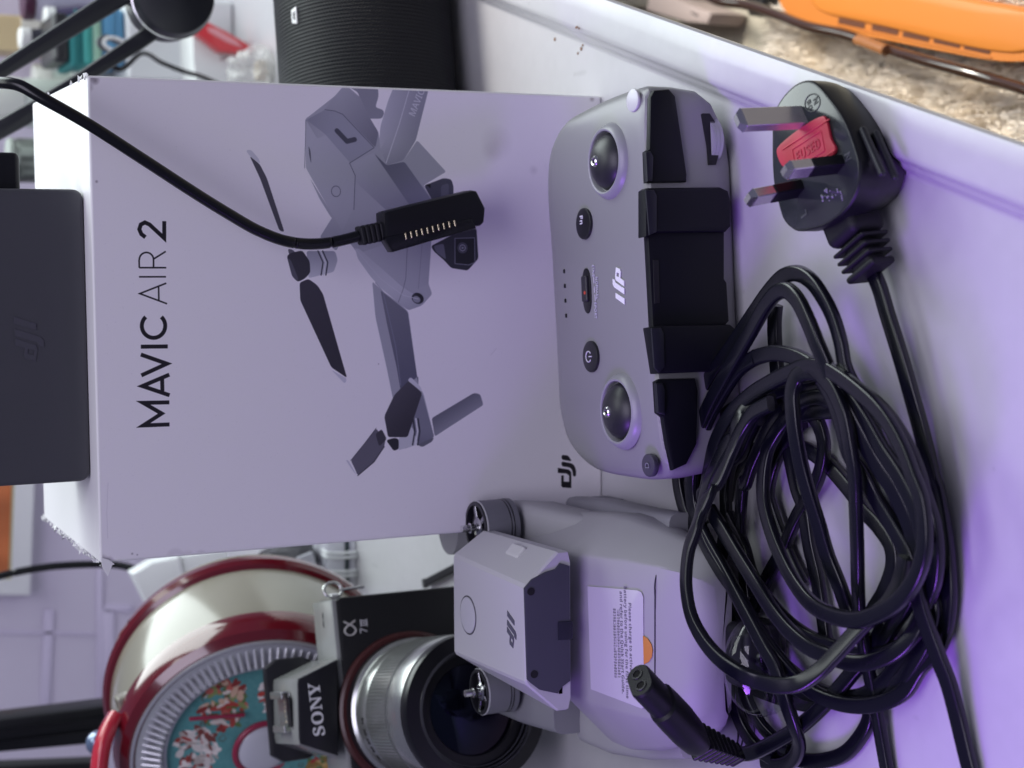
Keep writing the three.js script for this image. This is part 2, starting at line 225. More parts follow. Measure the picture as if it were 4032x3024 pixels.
    { const l = [[548, 1054], [547, 1025]]; for (let a = -90; a <= 90; a += 15) l.push([576 + 28 * Math.sin(a * Math.PI / 180), 1022 - 28 * Math.cos(a * Math.PI / 180)]); l.push([604, 1054]); line(l, ink, th); line([[604, 1020], [652, 990]], ink, th); }
    line([[572, 934], [556, 922], [548, 903], [554, 884], [570, 876], [588, 884], [603, 898], [646, 938], [646, 871]], ink, b);
    // emblem in the lower corner
    const G = crop(2000, 1450); poly(G([[422, 685], [475, 690], [505, 737], [422, 722]]), ink); poly(G([[422, 737], [500, 752], [520, 765], [537, 800], [537, 857], [511, 855], [511, 815], [492, 785], [422, 775]]), ink);
    path(G([[393, 788], [480, 802], [500, 822], [500, 948], [430, 943], [420, 930], [420, 848], [440, 848], [440, 897], [482, 899], [482, 850], [462, 833], [393, 828]])); x.closePath(); x.fillStyle = ink; x.fill();
    // scuffs and stains of handling
    for (const [px, py, r, c, al] of [[362, 305, 26, '#4a4048', 0.5], [352, 345, 14, '#6a6068', 0.35], [375, 318, 14, '#3a3038', 0.4], [400, 2210, 24, '#3c3340', 0.55], [430, 2208, 16, '#3c3340', 0.45], [1980, 2170, 8, '#3c3340', 0.4], [520, 2180, 5, '#2a2230', 0.5], [540, 2184, 4, '#2a2230', 0.5], [1955, 560, 60, '#8a7a80', 0.16], [1935, 600, 40, '#8a7a80', 0.14], [2330, 390, 12, '#5a4a48', 0.5], [2100, 670, 18, '#8a8090', 0.2], [380, 715, 6, '#54484e', 0.6], [1490, 1433, 3, '#4a4050', 0.7], [790, 2190, 22, '#564a54', 0.35], [690, 2193, 30, '#f4f2f8', 0.5], [740, 2196, 26, '#564a54', 0.25]]) { const [a, q] = at(px, py), g = x.createRadialGradient(a, q, 0, a, q, r); g.addColorStop(0, c); g.addColorStop(1, 'rgba(120,110,120,0)'); x.globalAlpha = al; x.fillStyle = g; x.fillRect(a - r, q - r, 2 * r, 2 * r); }
    x.globalAlpha = 0.1; line([[1930, 1400], [1955, 1370]], '#332a3a', 2); line([[425, 1900], [420, 2020], [424, 2120]], '#332a3a', 2);
    x.globalAlpha = 1; for (let i = 0; i < 9000; i++) { x.globalAlpha = 0.05 * rnd(); x.fillStyle = rnd() < 0.5 ? '#5a5468' : '#ffffff'; x.fillRect(rnd() * CW, rnd() * CH, 1 + rnd() * 3, 1 + rnd() * 3); } x.globalAlpha = 1;
  });
  const card = mat([0.84, 0.83, 0.84], 0.55, { bumpMap: fine, bumpScale: 0.00005 });
  const g = thing('carton', 'tall white product carton with a grey drone pictured on its front', 'box', V3(W / 2, 0, 0));
  const body = part(g, 'carton_body', box(W, H, D, 0.0012, new THREE.Matrix4().makeTranslation(W / 2, H / 2, -D / 2)), card);
  const fg = new THREE.PlaneGeometry(W - 0.0024, H - 0.0024), uv = fg.attributes.uv; for (let i = 0; i < 4; i++) uv.setXY(i, 0.0012 / W + uv.getX(i) * (1 - 0.0024 / W), 0.0012 / H + uv.getY(i) * (1 - 0.0024 / H));
  fg.translate(W / 2, H / 2, 0.0003);
  part(g, 'printed_front', fg, mat([1, 1, 1], 0.42, { map: tex, bumpMap: fine, bumpScale: 0.00003, clearcoat: 0.08, clearcoatRoughness: 0.5 }));
  // torn paper along the left top edge and at the corners
  const torn = [];
  for (let i = 0; i < 70; i++) { const z = -D * (i + rnd()) / 70, r = 0.0005 + rnd() * rnd() * 0.0022, q = new THREE.TetrahedronGeometry(r, 0); q.scale(1.1, 0.6, 1.8); q.rotateY(rnd() * 6); q.rotateZ(rnd() * 2 - 1); q.translate(0.0005 - rnd() * 0.002, H - 0.0006 + rnd() * 0.001, z); torn.push(q); }
  for (let i = 0; i < 7; i++) { const q = new THREE.TetrahedronGeometry(0.0008 + rnd() * 0.0016, 0); q.scale(1, 0.5, 1.3); q.rotateY(rnd() * 6); q.translate(W + 0.0005 * rnd(), H, -D * Math.pow(rnd(), 2)); torn.push(q); }
  const F = frame(V3(0, H, 0.001), V3(1, 0, 0), YN); torn.push(slab(F, [[398, 2195], [402, 2232], [425, 2270], [442, 2225], [452, 2222], [430, 2205]], 0.0006, 0));
  part(body, 'torn_edge', merge(torn), mat([0.8, 0.8, 0.8], 0.9, { side: THREE.DoubleSide })).userData.kind = 'stuff';
}

// ------------------------------------------------------------------ charger on the carton and its lead
const black = mat([0.006, 0.0065, 0.009], 0.42, { bumpMap: fine, bumpScale: 0.00003, specularIntensity: 0.6 });
const blackShine = mat([0.005, 0.0055, 0.008], 0.27, { specularIntensity: 0.8 }), rubber = mat([0.007, 0.0075, 0.01], 0.6, { specularIntensity: 0.7 }), metal = mat([0.75, 0.75, 0.74], 0.22, { metalness: 1 });
{
  const a = PY(345, 742, H), b = PY(345, 1885, H), w = a.x - b.x, z = (a.z + b.z) / 2, h = 0.085, d = 0.045, c = (a.x + b.x) / 2;
  const g = thing('battery_charger', 'dark grey charger block standing on top of the white carton', 'charger', V3(c, H, z - d / 2));
  const pl = mat([0.060, 0.061, 0.070], 0.3, { bumpMap: fine, bumpScale: 0.00003, roughnessMap: smudge.clone() }); pl.roughness = 1.2;
  const body = new THREE.Shape(), r = 0.006, x0 = -w / 2, x1 = w / 2;
  body.moveTo(x0 + r, 0); body.lineTo(x1 - r, 0); body.quadraticCurveTo(x1, 0, x1, r); body.lineTo(x1, h - r); body.quadraticCurveTo(x1, h, x1 - r, h); body.lineTo(x0 + r, h); body.quadraticCurveTo(x0, h, x0, h - r); body.lineTo(x0, r); body.quadraticCurveTo(x0, 0, x0 + r, 0);
  const eg = new THREE.ExtrudeGeometry(body, { depth: d - 0.004, bevelThickness: 0.002, bevelSize: 0.002, bevelOffset: -0.002, bevelSegments: 3 }); eg.translate(c, H + 0.0002, z - d + 0.002);
  const m = part(g, 'charger_body', boxUV(crease(eg, 0.7), 6), pl);
  const F = frame(V3(0, H, z), V3(1, 0, 0), YN), [s, t] = onF(F, 115, 1335);
  part(m, 'emblem', dji(F, s, t, 0.019, 0.03, 0.0001, 0.0003), mat([0.06, 0.06, 0.075], 0.5));
  const p = PZ(5, 650, z - 0.02); part(g, 'cable_socket', box(0.02, 0.05, 0.012, 0.003, new THREE.Matrix4().makeTranslation(p.x - 0.004, p.y + 0.017, z - 0.02)), black);
}
{
  const pts = [[-120, 345, -0.03], [-40, 330, -0.005], [20, 326, 0.008], [80, 338, 0.014], [170, 388, 0.018], [345, 487, 0.02], [560, 625, 0.021], [780, 768, 0.021], [900, 842, 0.021], [1010, 905, 0.021], [1110, 945, 0.022], [1200, 960, 0.022], [1300, 955, 0.022], [1430, 925, 0.022]].map(([x, y, z]) => PZ(x, y, z));
  const g = thing('charging_lead', 'black charging lead hanging down over the front of the carton', 'charging lead', pts[13]);
  part(g, 'cable', round(pts, 0.0056, 12), blackShine);
  const p0 = PZ(1413, 930, 0.022), p1 = PZ(1515, 908, 0.022), ax = p1.clone().sub(p0), L = ax.length(); ax.normalize();
  const zed = ZN, sd = new THREE.Vector3().crossVectors(zed, ax);
  const rel = []; for (let i = 0; i < 5; i++) rel.push(box(0.0028, 0.0095, 0.009, 0.0012, basis(p0.clone().addScaledVector(ax, L * (i + 0.5) / 5.4), ax, sd, zed)));
  rel.push(box(L * 0.98, 0.0068, 0.007, 0.002, basis(p0.clone().addScaledVector(ax, L / 2), ax, sd, zed)));
  part(g, 'strain_relief', merge(rel), rubber);
  const K = crop(1000, 700), F = frame(PZ(1515, 908, 0.022), ax, sd);            // u runs along the head, v to the photograph's top right, n to the viewer
  const head = part(g, 'plug_head', slab(F, K([[1030, 278], [1060, 262], [1730, 98], [1770, 105], [1838, 240], [1828, 352], [1800, 380], [1040, 492]]), 0.013, 0.0018, -0.006), black);
  part(head, 'contact_block', slab(F, K([[1045, 500], [1040, 470], [1725, 318], [1765, 400], [1100, 590]]), 0.008, 0.0008, -0.0005), blackShine);
  for (let i = 0; i < 10; i++) { const t = i / 9, [s, v] = onF(F, 1000 + (1203 + 388 * t) / 2.011, 700 + (462 - 102 * t) / 2.011, 0.0078); part(head, 'contact_pin', box(0.0008, 0.0034, 0.0012, 0.0003, M(F).multiply(new THREE.Matrix4().makeTranslation(s, v, 0.0074))), mat([0.85, 0.75, 0.5], 0.25, { metalness: 1 })); }
}

// ------------------------------------------------------------------ remote controller lying flat in front of the carton
const speck = dataTex(256, (x, y) => 0.9 + 0.1 * hash(Math.floor(x * 256), Math.floor(y * 256)));
const greyShell = mat([0.25, 0.25, 0.258], 0.34, { bumpMap: fine, bumpScale: 0.00005 });
{
  const TY = 0.05, outline = [[2506, 337], [2470, 345], [2368, 383], [2270, 432], [2205, 474], [2172, 530], [2152, 600], [2144, 696], [2147, 824], [2158, 960], [2166, 1098], [2175, 1270], [2184, 1446], [2191, 1600], [2205, 1700], [2222, 1760], [2255, 1812], [2308, 1856], [2428, 1884], [2520, 1893], [2578, 1880], [2593, 1846], [2588, 1700], [2579, 1500], [2570, 1287], [2558, 1000], [2550, 800], [2543, 640], [2537, 500], [2531, 380], [2524, 348]];
  const A = PY(2530, 343, TY), B = PY(2594, 1848, TY), ex = A.clone().sub(B).normalize(), ez = new THREE.Vector3().crossVectors(ex, YN).normalize();
  const mid = A.clone().add(B).multiplyScalar(0.5), base = V3(mid.x, 0, mid.z).addScaledVector(ez, -0.045);
  const g = thing('remote_controller', 'grey handheld remote controller with two black stick sockets lying before the carton', 'remote controller', base);
  const FT = frame(V3(base.x, TY, base.z), ex, ez.clone().negate());               // looking down on the top face
  const raw = smoothPts(outline.map(([x, y]) => onF(FT, x, y)), 150);
  let mx = 0, my = 0; raw.forEach((p) => { mx += p[0] / 150; my += p[1] / 150; });
  const inset = (pts, d) => pts.map(([s, t]) => [mx + (s - mx) * (1 - d / 0.09), my + (t - my) * (1 - d / 0.055)]);
  const ring = (d, y, kx = 1, kz = 1) => inset(raw, d).map(([s, t]) => fromF(FT, s * kx, t * kz, y - TY - (y > 0.044 ? 3.2 * Math.max(0, Math.abs(s - mx) - 0.058) ** 2 : 0)));
  const body = part(g, 'shell', loft([ring(0.003, 0.001, 0.66, 0.92), ring(0.0015, 0.005, 0.82, 0.965), ring(0.0008, 0.012, 0.94, 0.99), ring(0, 0.020, 0.985), ring(0, 0.032, 1.0), ring(0, 0.0455), ring(0.0006, 0.0475), ring(0.0022, 0.049), ring(0.005, 0.0496), ring(0.009, 0.0498), ring(0.016, 0.0499), ring(0.025, 0.0499), ring(0.04, 0.0499)], true, true, 0.5), greyShell);
  // stick sockets
  const C3 = crop(2000, 0), C7 = crop(2000, 700), C9 = crop(2000, 1450);
  const bright = mat([0.30, 0.30, 0.325], 0.34), dome = mat([0.018, 0.018, 0.023], 0.4);
  for (const [px, py] of [[2398, 636], [2447, 1619]]) {
    const [s, t] = onF(FT, px, py), p = fromF(FT, s, t, 0);
    const so = part(g, 'stick_socket', lathe(p, YN, [[0.0142, -0.003], [0.0142, 0.002], [0.0146, 0.003], [0.0154, 0.0033], [0.0166, 0.0026], [0.0178, 0.0008], [0.0186, -0.001]]), bright);
    const pd = p.clone(); part(so, 'dome', lathe(pd, YN, [[0.0141, -0.003], [0.0136, 0.0004], [0.0122, 0.003], [0.0095, 0.0054], [0.006, 0.007], [0.0026, 0.0076], [0.0001, 0.0076]].reverse()), dome);
    part(so, 'threaded_hole', lathe(p.clone().addScaledVector(YN, 0.0072), YN, [[0.0012, 0], [0.0013, 0.0012], [0.002, 0.0016], [0.0026, 0.001], [0.0029, 0]]), metal);
    part(so, 'hole', cyl(p.clone().addScaledVector(YN, 0.0074), YN, 0.0013, 0.0013, 0.0006, 16), black);
  }
  const button = (name, px, py, rx, ry, m, h = 0.0011, label) => { const [s, t] = onF(FT, px, py); const l = []; for (let i = 0; i < 36; i++) { const a = i / 36 * 6.2832; l.push([s + rx * Math.cos(a), t + ry * Math.sin(a)]); } return part(g, name, slabLocal(FT, l, 0.002 + h, 0.0006, -0.0018), m, label); };
  const fb = button('round_button', 2304, 881, 0.0078, 0.0078, mat([0.012, 0.012, 0.015], 0.3)), pb = button('round_button', 2331, 1404, 0.0078, 0.0078, mat([0.012, 0.012, 0.015], 0.3));
  const wht = mat([0.72, 0.72, 0.76], 0.5);
  { const [s, t] = onF(FT, 2300, 866); part(fb, 'marking', text('Fn', 'sans_bold', 0.003, FT, s, t, Math.PI, 0.0014), wht); const [s2, t2] = onF(FT, 2327, 1404); const q = []; for (let i = 0; i <= 24; i++) { const a = 2.2 + Math.PI + i / 24 * 5.0; q.push(fromF(FT, s2 + 0.0026 * Math.cos(a), t2 + 0.0026 * Math.sin(a), 0.0014)); } part(pb, 'marking', merge([round(q, 0.0006, 3), round([fromF(FT, s2, t2 - 0.0005, 0.0014), fromF(FT, s2, t2 - 0.0018, 0.0014), fromF(FT, s2, t2 - 0.0034, 0.0014)], 0.0006, 3)]), wht); }
  { const rim = mat([0.55, 0.55, 0.56], 0.3); button('corner_button', 2487, 395, 0.0054, 0.0058, rim, -0.0004, 'pale round button at the right corner'); const b = button('corner_button', 2558, 1832, 0.0054, 0.006, mat([0.05, 0.045, 0.07], 0.4), 0.0008, 'dark ringed button at the left corner'); const [s, t] = onF(FT, 2558, 1832); part(b, 'marking', text('D', 'sans_regular', 0.0035, FT, s, t, 0, 0.0012), mat([0.2, 0.2, 0.24], 0.5)); }
  { const [s, t] = onF(FT, 2312, 1145), l = []; for (let i = 0; i < 40; i++) { const a = i / 40 * 6.2832, c = Math.cos(a), n = Math.sin(a); l.push([s + Math.sign(c) * Math.abs(c) ** 0.7 * 0.0112, t + n * 0.0044]); } const sl = part(g, 'mode_slider_slot', slabLocal(FT, l, 0.0014, 0.0003, -0.0009), mat([0.008, 0.008, 0.01], 0.3)); part(sl, 'slider_knob', box(0.013, 0.0055, 0.0022, 0.001, M(FT).multiply(new THREE.Matrix4().makeTranslation(s + 0.001, t + 0.0002, 0.0009))), mat([0.02, 0.02, 0.025], 0.4)); part(sl, 'slider_dot', cyl(fromF(FT, s - 0.001, t - 0.0012, 0.0017), YN, 0.0009, 0.0009, 0.0005, 12), mat([0.6, 0.07, 0.03], 0.5)); }
  for (const [px, py] of [[2222, 1068], [2225, 1126], [2227, 1184], [2230, 1243]]) { const [s, t] = onF(FT, px, py); part(g, 'indicator_light', box(0.0021, 0.0012, 0.0012, 0.0004, M(FT).multiply(new THREE.Matrix4().makeTranslation(s, t, 0.0))), black); }
  { const [s, t] = onF(FT, 2438, 1124); part(g, 'emblem', dji(FT, s, t, 0.0155, Math.PI - 0.04, 0.0001), mat([0.86, 0.86, 0.9], 0.5)); }
  for (const [str, px, py, z] of [['CINE', 2338, 1066, 0.002], ['NORMAL', 2352, 1134, 0.002], ['SPORT', 2347, 1222, 0.002]]) { const [s, t] = onF(FT, px, py); part(g, 'marking', text(str, 'sans_regular', z, FT, s, t, Math.PI - 0.02, 0.0001), mat([0.6, 0.6, 0.68], 0.5)); }
  { const l = []; for (const [px, py] of [[2341, 1103], [2343, 1140], [2346, 1172]]) { const [s, t] = onF(FT, px, py); l.push(box(0.0032, 0.0004, 0.0004, 0.0001, M(FT).multiply(new THREE.Matrix4().makeTranslation(s, t, 0.0003)))); } part(g, 'marking', merge(l), wht); }
  // the side that faces the viewer: antennas and the folded phone clamp
  const FF = frame(V3(A.x, 0, A.z).addScaledVector(ez, -0.0002), ex, YN), dk = mat([0.004, 0.0045, 0.008], 0.5, { bumpMap: fine, bumpScale: 0.00003, specularIntensity: 0.5 }), dk2 = mat([0.012, 0.013, 0.02], 0.45, { specularIntensity: 0.7 });
  part(g, 'antenna_cover', slab(FF, C3([[1160, 712], [1280, 702], [1330, 760], [1422, 1380], [1418, 1440], [1100, 1447], [1090, 1200], [1122, 1178], [1130, 770]]), 0.004, 0.0012, -0.001), dk);
  part(g, 'antenna_grip', slab(FF, C3([[1092, 1200], [1135, 1195], [1158, 1240], [1152, 1430], [1105, 1440]]), 0.003, 0.001, 0.002), dk2);
  part(g, 'phone_clamp', slab(FF, C7([[1090, 95], [1115, 78], [1690, 72], [1750, 100], [1776, 200], [1772, 385], [1735, 425], [1180, 432], [1092, 468]]), 0.008, 0.0016, -0.001), dk);
  part(g, 'clamp_bar', slab(FF, C7([[1108, 415], [1718, 415], [1718, 800], [1738, 830], [1756, 1135], [1700, 1200], [1150, 1200]]), 0.005, 0.0012, -0.001), dk);
  part(g, 'clamp_slot', slab(FF, C7([[1150, 650], [1195, 650], [1205, 990], [1160, 995]]), 0.0008, 0.0002, 0.0036), mat([0.004, 0.004, 0.006], 0.6));
  part(g, 'phone_clamp', slab(FF, C7([[1128, 1185], [1230, 1165], [1770, 1160], [1822, 1205], [1835, 1300], [1800, 1420], [1730, 1530], [1185, 1552]]), 0.008, 0.0016, -0.001), dk);
  for (const l of [[[1092, 95], [1160, 95], [1182, 140], [1182, 430], [1120, 455]], [[1138, 1190], [1215, 1185], [1238, 1230], [1245, 1500], [1200, 1545], [1160, 1500]]]) part(g, 'clamp_pad', slab(FF, C7(l), 0.0014, 0.0006, 0.0066), dk2);
  part(g, 'antenna_cover', slab(FF, C9([[1170, 105], [1210, 85], [1488, 78], [1510, 180], [1500, 600], [1420, 760], [1310, 810], [1262, 600], [1230, 390], [1185, 355]]), 0.004, 0.0012, -0.001), dk);
  part(g, 'antenna_grip', slab(FF, C9([[1176, 120], [1230, 115], [1250, 170], [1250, 370], [1190, 350]]), 0.003, 0.001, 0.002), dk2);
  const ws = part(g, 'dial_slot', slab(FF, C3([[1530, 905], [1545, 897], [1600, 897], [1640, 960], [1682, 1100], [1668, 1240], [1650, 1303], [1592, 1305], [1578, 1150]]), 0.0012, 0.0003, -0.0006), mat([0.006, 0.006, 0.008], 0.6));
  { const [s, t] = onF(FF, 2815, 548), p = fromF(FF, s, t, -0.0085), wl = [];
    for (let i = 0; i < 3; i++) wl.push(cyl(p.clone().addScaledVector(YN, -0.0028 + i * 0.0019), YN, 0.0118, 0.0118, 0.0016, 64));
    for (let i = 0; i < 90; i++) { const a = i / 90 * 6.2832, q = new THREE.BoxGeometry(0.0004, 0.0052, 0.0004); q.translate(p.x + Math.cos(a) * 0.0118, p.y, p.z + Math.sin(a) * 0.0118); wl.push(q); }
    part(ws, 'gimbal_dial', merge(wl), mat([0.42, 0.42, 0.46], 0.45)); }
}
// ------------------------------------------------------------------ mains lead: plug, coiled flat cable, appliance connector
{
  const Z1 = crop(2600, 1000, 1.7015), Z2 = crop(2600, 1700, 1.7015), Z3 = crop(2600, 2049, 1.7015), C4 = crop(2932, 0), C8 = crop(2932, 700);
  const g = thing('mains_lead', 'coiled black flat mains lead with a three pin plug and a small two hole connector', 'mains lead', PY(3300, 1700, 0));
  const strands = [
    // [points, height at the start, height in the middle, height at the end]
    [[...Z1([[1424, 120], [1470, 230], [1520, 400], [1580, 590], [1640, 790], [1690, 970], [1740, 1150], [1790, 1350], [1830, 1520]]), ...Z2([[1850, 380], [1895, 640], [1922, 900], [1930, 1130], [1905, 1330], [1840, 1480], [1740, 1580]]), ...Z3([[1640, 1140], [1520, 1210], [1350, 1240], [1170, 1215], [1010, 1140], [870, 1010], [760, 880], [640, 700], [520, 500], [400, 330], [290, 130], [255, 20]])], 0.012, 0.006, 0.03],
    [[...Z2([[250, 640], [330, 330], [470, 60]]), ...Z1([[500, 1240], [520, 1130], [560, 1060], [650, 1010], [760, 985]])], 0.03, 0.03, 0.022],
    [[...Z2([[250, 660], [180, 560], [135, 420]]), ...Z1([[118, 1480], [140, 1280], [200, 1080], [320, 850], [500, 590], [640, 380], [740, 240], [830, 150], [920, 130], [1010, 180], [1090, 290], [1160, 430], [1210, 600], [1240, 760], [1310, 900], [1450, 1010], [1570, 1150], [1670, 1320], [1740, 1500]]), ...Z2([[1770, 420], [1830, 620], [1850, 820], [1835, 1000], [1790, 1130], [1730, 1300], [1600, 1450], [1450, 1500], [1280, 1490]])], 0.018, 0.03, 0.01],
    [[...Z2([[262, 640], [225, 520]]), ...Z1([[208, 1580], [215, 1420], [245, 1220], [330, 1010], [460, 770], [600, 530], [710, 340], [780, 260], [850, 245], [920, 310], [990, 450], [1050, 600], [1110, 740], [1180, 900], [1270, 1070], [1370, 1260], [1460, 1420]]), ...Z2([[1560, 380], [1630, 520], [1690, 680], [1710, 850], [1690, 1050]])], 0.02, 0.034, 0.016],
    [Z1([[775, 340], [765, 460], [770, 620], [785, 800], [805, 1000], [840, 1200], [880, 1400], [920, 1580]]).concat(Z2([[960, 500], [1000, 760], [1050, 980], [1085, 1200], [1110, 1380], [1130, 1480]])), 0.012, 0.005, 0.005],
    [[...Z2([[300, 600], [222, 440], [205, 250]]), ...Z1([[240, 1400], [300, 1160], [400, 960], [520, 780], [640, 695], [780, 665], [910, 690], [1020, 750], [1100, 830], [1170, 930], [1230, 1080], [1270, 1280], [1300, 1480]]), ...Z2([[1310, 500], [1320, 800], [1325, 1050], [1335, 1230]]), ...Z3([[1355, 790], [1395, 1000], [1440, 1230], [1475, 1430], [1515, 1659], [1540, 1800]])], 0.02, 0.032, 0.004],
    [[...Z2([[330, 600], [285, 420]]), ...Z1([[300, 1600], [330, 1450], [370, 1270], [470, 1080], [600, 950], [740, 860], [880, 790], [990, 750], [1090, 760], [1200, 820], [1320, 910], [1440, 1020], [1540, 1150], [1630, 1320], [1690, 1480]]), ...Z2([[1745, 440], [1770, 620], [1765, 800], [1720, 960], [1620, 1110], [1480, 1210], [1320, 1260], [1150, 1230], [1010, 1150], [900, 1010], [810, 840], [740, 660], [695, 480], [690, 300], [720, 120], [780, 0]]), ...Z1([[850, 1100], [960, 990], [1060, 960], [1160, 990]])], 0.024, 0.036, 0.014],
    [[...Z2([[1775, 760], [1720, 540]]), ...Z1([[1610, 1500], [1480, 1300], [1360, 1090], [1240, 930], [1120, 830], [1010, 790], [920, 820], [885, 920], [890, 1080], [910, 1240], [945, 1420]]), ...Z2([[1000, 430], [1060, 620], [1120, 830], [1200, 1030], [1250, 1170], [1310, 1310], [1400, 1420]])], 0.022, 0.03, 0.008],
    [[...Z1([[450, 1640], [480, 1480], [560, 1360], [680, 1300], [830, 1290], [980, 1310], [1110, 1400], [1220, 1520], [1300, 1620]]), ...Z2([[1360, 520], [1470, 640], [1550, 770], [1560, 900], [1500, 1080], [1420, 1230]]), ...Z3([[1490, 700], [1400, 880], [1280, 1030], [1150, 1180], [1020, 1310], [880, 1420], [740, 1500], [600, 1560], [470, 1560]])], 0.006, 0.005, 0.02],
    [[...Z1([[1000, 1050], [1060, 1140], [1095, 1260], [1085, 1400], [1040, 1540]]), ...Z2([[970, 470], [900, 600], [820, 790], [730, 950], [660, 1100], [600, 1240]])], 0.012, 0.006, 0.006],
    [[...Z1([[740, 1000], [620, 1070], [540, 1190], [480, 1320], [430, 1440], [370, 1560]]), ...Z2([[330, 420], [275, 540], [240, 650], [195, 780], [175, 920], [175, 1060], [210, 1240], [300, 1410], [420, 1540], [560, 1630]]), ...Z3([[660, 1075], [790, 1105], [920, 1095], [1060, 1010], [1180, 890], [1290, 770], [1400, 660], [1520, 560], [1600, 420], [1640, 250]])], 0.03, 0.06, 0.022],
    [[...Z2([[260, 620], [330, 760], [420, 920], [510, 1090], [610, 1280], [700, 1450]]), ...Z3([[760, 960], [810, 1110], [860, 1270], [905, 1400], [930, 1500], [890, 1600], [790, 1640], [690, 1610]])], 0.03, 0.026, 0.008],
    [[...Z2([[330, 520], [420, 660], [520, 830], [640, 1020], [740, 1180], [860, 1330], [990, 1440], [1130, 1500]]), ...Z3([[1260, 950], [1400, 950], [1560, 890], [1680, 780], [1745, 650], [1780, 500]])], 0.024, 0.026, 0.012],
    [[...Z1([[840, 1040], [760, 1120], [690, 1250], [620, 1400], [570, 1540]]), ...Z2([[560, 340], [540, 520], [540, 700], [560, 900], [580, 1100]])], 0.014, 0.016, 0.008],
    [[...Z1([[760, 1020], [660, 1090], [600, 1200], [540, 1330]]), ...Z2([[480, 200], [440, 380], [440, 560], [420, 760], [380, 950], [400, 1200], [450, 1400], [530, 1560], [620, 1640]])], 0.012, 0.01, 0.006],
    [Z3([[330, 260], [280, 420], [330, 620], [430, 760], [480, 900], [490, 1080], [500, 1240], [560, 1400], [650, 1520], [760, 1600]]), 0.018, 0.014, 0.008],
    [Z3([[400, 500], [470, 700], [520, 880], [545, 1060], [590, 1220], [670, 1360], [770, 1470], [860, 1540]]), 0.016, 0.014, 0.006],
    [Z3([[1400, 1220], [1395, 1340], [1340, 1450], [1240, 1560], [1120, 1605], [980, 1610], [860, 1580], [760, 1530]]), 0.004, 0.004, 0.006],
    [[...Z1([[1080, 840], [1150, 960], [1215, 1150], [1270, 1350]]), ...Z2([[1350, 260], [1440, 440], [1550, 620], [1650, 800], [1710, 1000]]), ...Z3([[1740, 560], [1790, 720], [1860, 910], [1930, 1090], [1985, 1290], [2050, 1560], [2090, 1720]])], 0.026, 0.018, 0.004],
    [Z3([[1790, 420], [1830, 600], [1790, 780], [1720, 920], [1640, 1040], [1540, 1130], [1440, 1190]]), 0.01, 0.008, 0.006],
    [[...Z2([[290, 620], [240, 440]]), ...Z1([[250, 1580], [290, 1420], [340, 1250], [420, 1100], [560, 1000], [700, 950], [860, 900], [1000, 900], [1110, 880]])], 0.016, 0.014, 0.014],
    [[...Z1([[560, 1180], [640, 1110], [760, 1110], [900, 1090], [1040, 1060], [1180, 1050]])], 0.01, 0.012, 0.014],
    [[...Z2([[255, 860], [330, 1020], [440, 1170], [550, 1330]]), ...Z3([[660, 880], [780, 1000], [900, 1080], [1030, 1170]])], 0.02, 0.014, 0.006],
    [[...Z3([[560, 1090], [700, 1150], [850, 1200], [1000, 1230], [1120, 1200]])], 0.008, 0.006, 0.006],
    [[...Z1([[1400, 1120], [1480, 1300], [1560, 1460]]), ...Z2([[1640, 400], [1700, 600], [1740, 800], [1720, 1000], [1640, 1180]]), ...Z3([[1560, 700], [1470, 860], [1380, 1000]])], 0.018, 0.012, 0.008],
    [[...Z1([[150, 1600], [165, 1400], [230, 1180], [350, 960], [500, 790], [640, 690]])], 0.014, 0.02, 0.026],
    [[...Z1([[1110, 870], [1200, 1010], [1300, 1200], [1400, 1400], [1480, 1580]]), ...Z2([[1620, 560], [1740, 760], [1800, 960], [1780, 1160], [1700, 1380]]), ...Z3([[1600, 960], [1480, 1100], [1330, 1180], [1150, 1170], [980, 1090], [820, 960], [680, 800], [560, 640]])], 0.014, 0.008, 0.012],
    [[...Z2([[300, 760], [360, 960], [450, 1160], [560, 1360], [700, 1530]]), ...Z3([[820, 1060], [960, 1150], [1100, 1180]])], 0.02, 0.016, 0.006],
    [[...Z2([[460, 560], [560, 760], [620, 960], [720, 1120], [860, 1280], [1000, 1380], [1180, 1450]])], 0.012, 0.014, 0.01],
    [[...Z1([[960, 1120], [880, 1200], [800, 1320], [740, 1480], [720, 1620]]), ...Z2([[730, 480], [790, 660], [870, 860], [960, 1040]])], 0.008, 0.008, 0.006],
    [[...Z1([[1150, 900], [1240, 1000], [1340, 1180], [1470, 1340], [1600, 1530]]), ...Z2([[1740, 620], [1810, 800]])], 0.012, 0.01, 0.008],
  ];
  const cab = strands.map(([l, a, b, c], k) => {
    const n = l.length - 1, pts = l.map(([x, y], i) => { const t = i / n, e = (v) => v * v * (3 - 2 * v), h = t < 0.5 ? a + (b - a) * e(2 * t) : b + (c - b) * e(2 * t - 1); return PY(x, y, h + 0.0008 * Math.sin(k * 2.1)); });
    return sweep(pts, 0.0070, 0.0040, (t) => 0.15 * Math.sin(k * 1.7 + t * 3.0), 8, 0.45, 20);
  });
  part(g, 'cable', merge(cab), mat([0.0035, 0.004, 0.0075], 0.26, { specularIntensity: 1 }));
  // the plug
  const TY = 0.030, F = frame(PY(3200, 600, TY), V3(1, 0, 0), V3(0, 0, -1));
  const face = smoothPts([[3200, 320], [3140, 326], [3080, 382], [3046, 450], [3040, 560], [3046, 720], [3064, 800], [3086, 868], [3130, 908], [3190, 904], [3260, 882], [3340, 815], [3382, 730], [3387, 660], [3374, 600], [3330, 480], [3270, 390]].map(([x, y]) => onF(F, x, y)), 90);
  let cx = 0, cy = 0; for (const p of face) { cx += p[0] / 90; cy += p[1] / 90; }
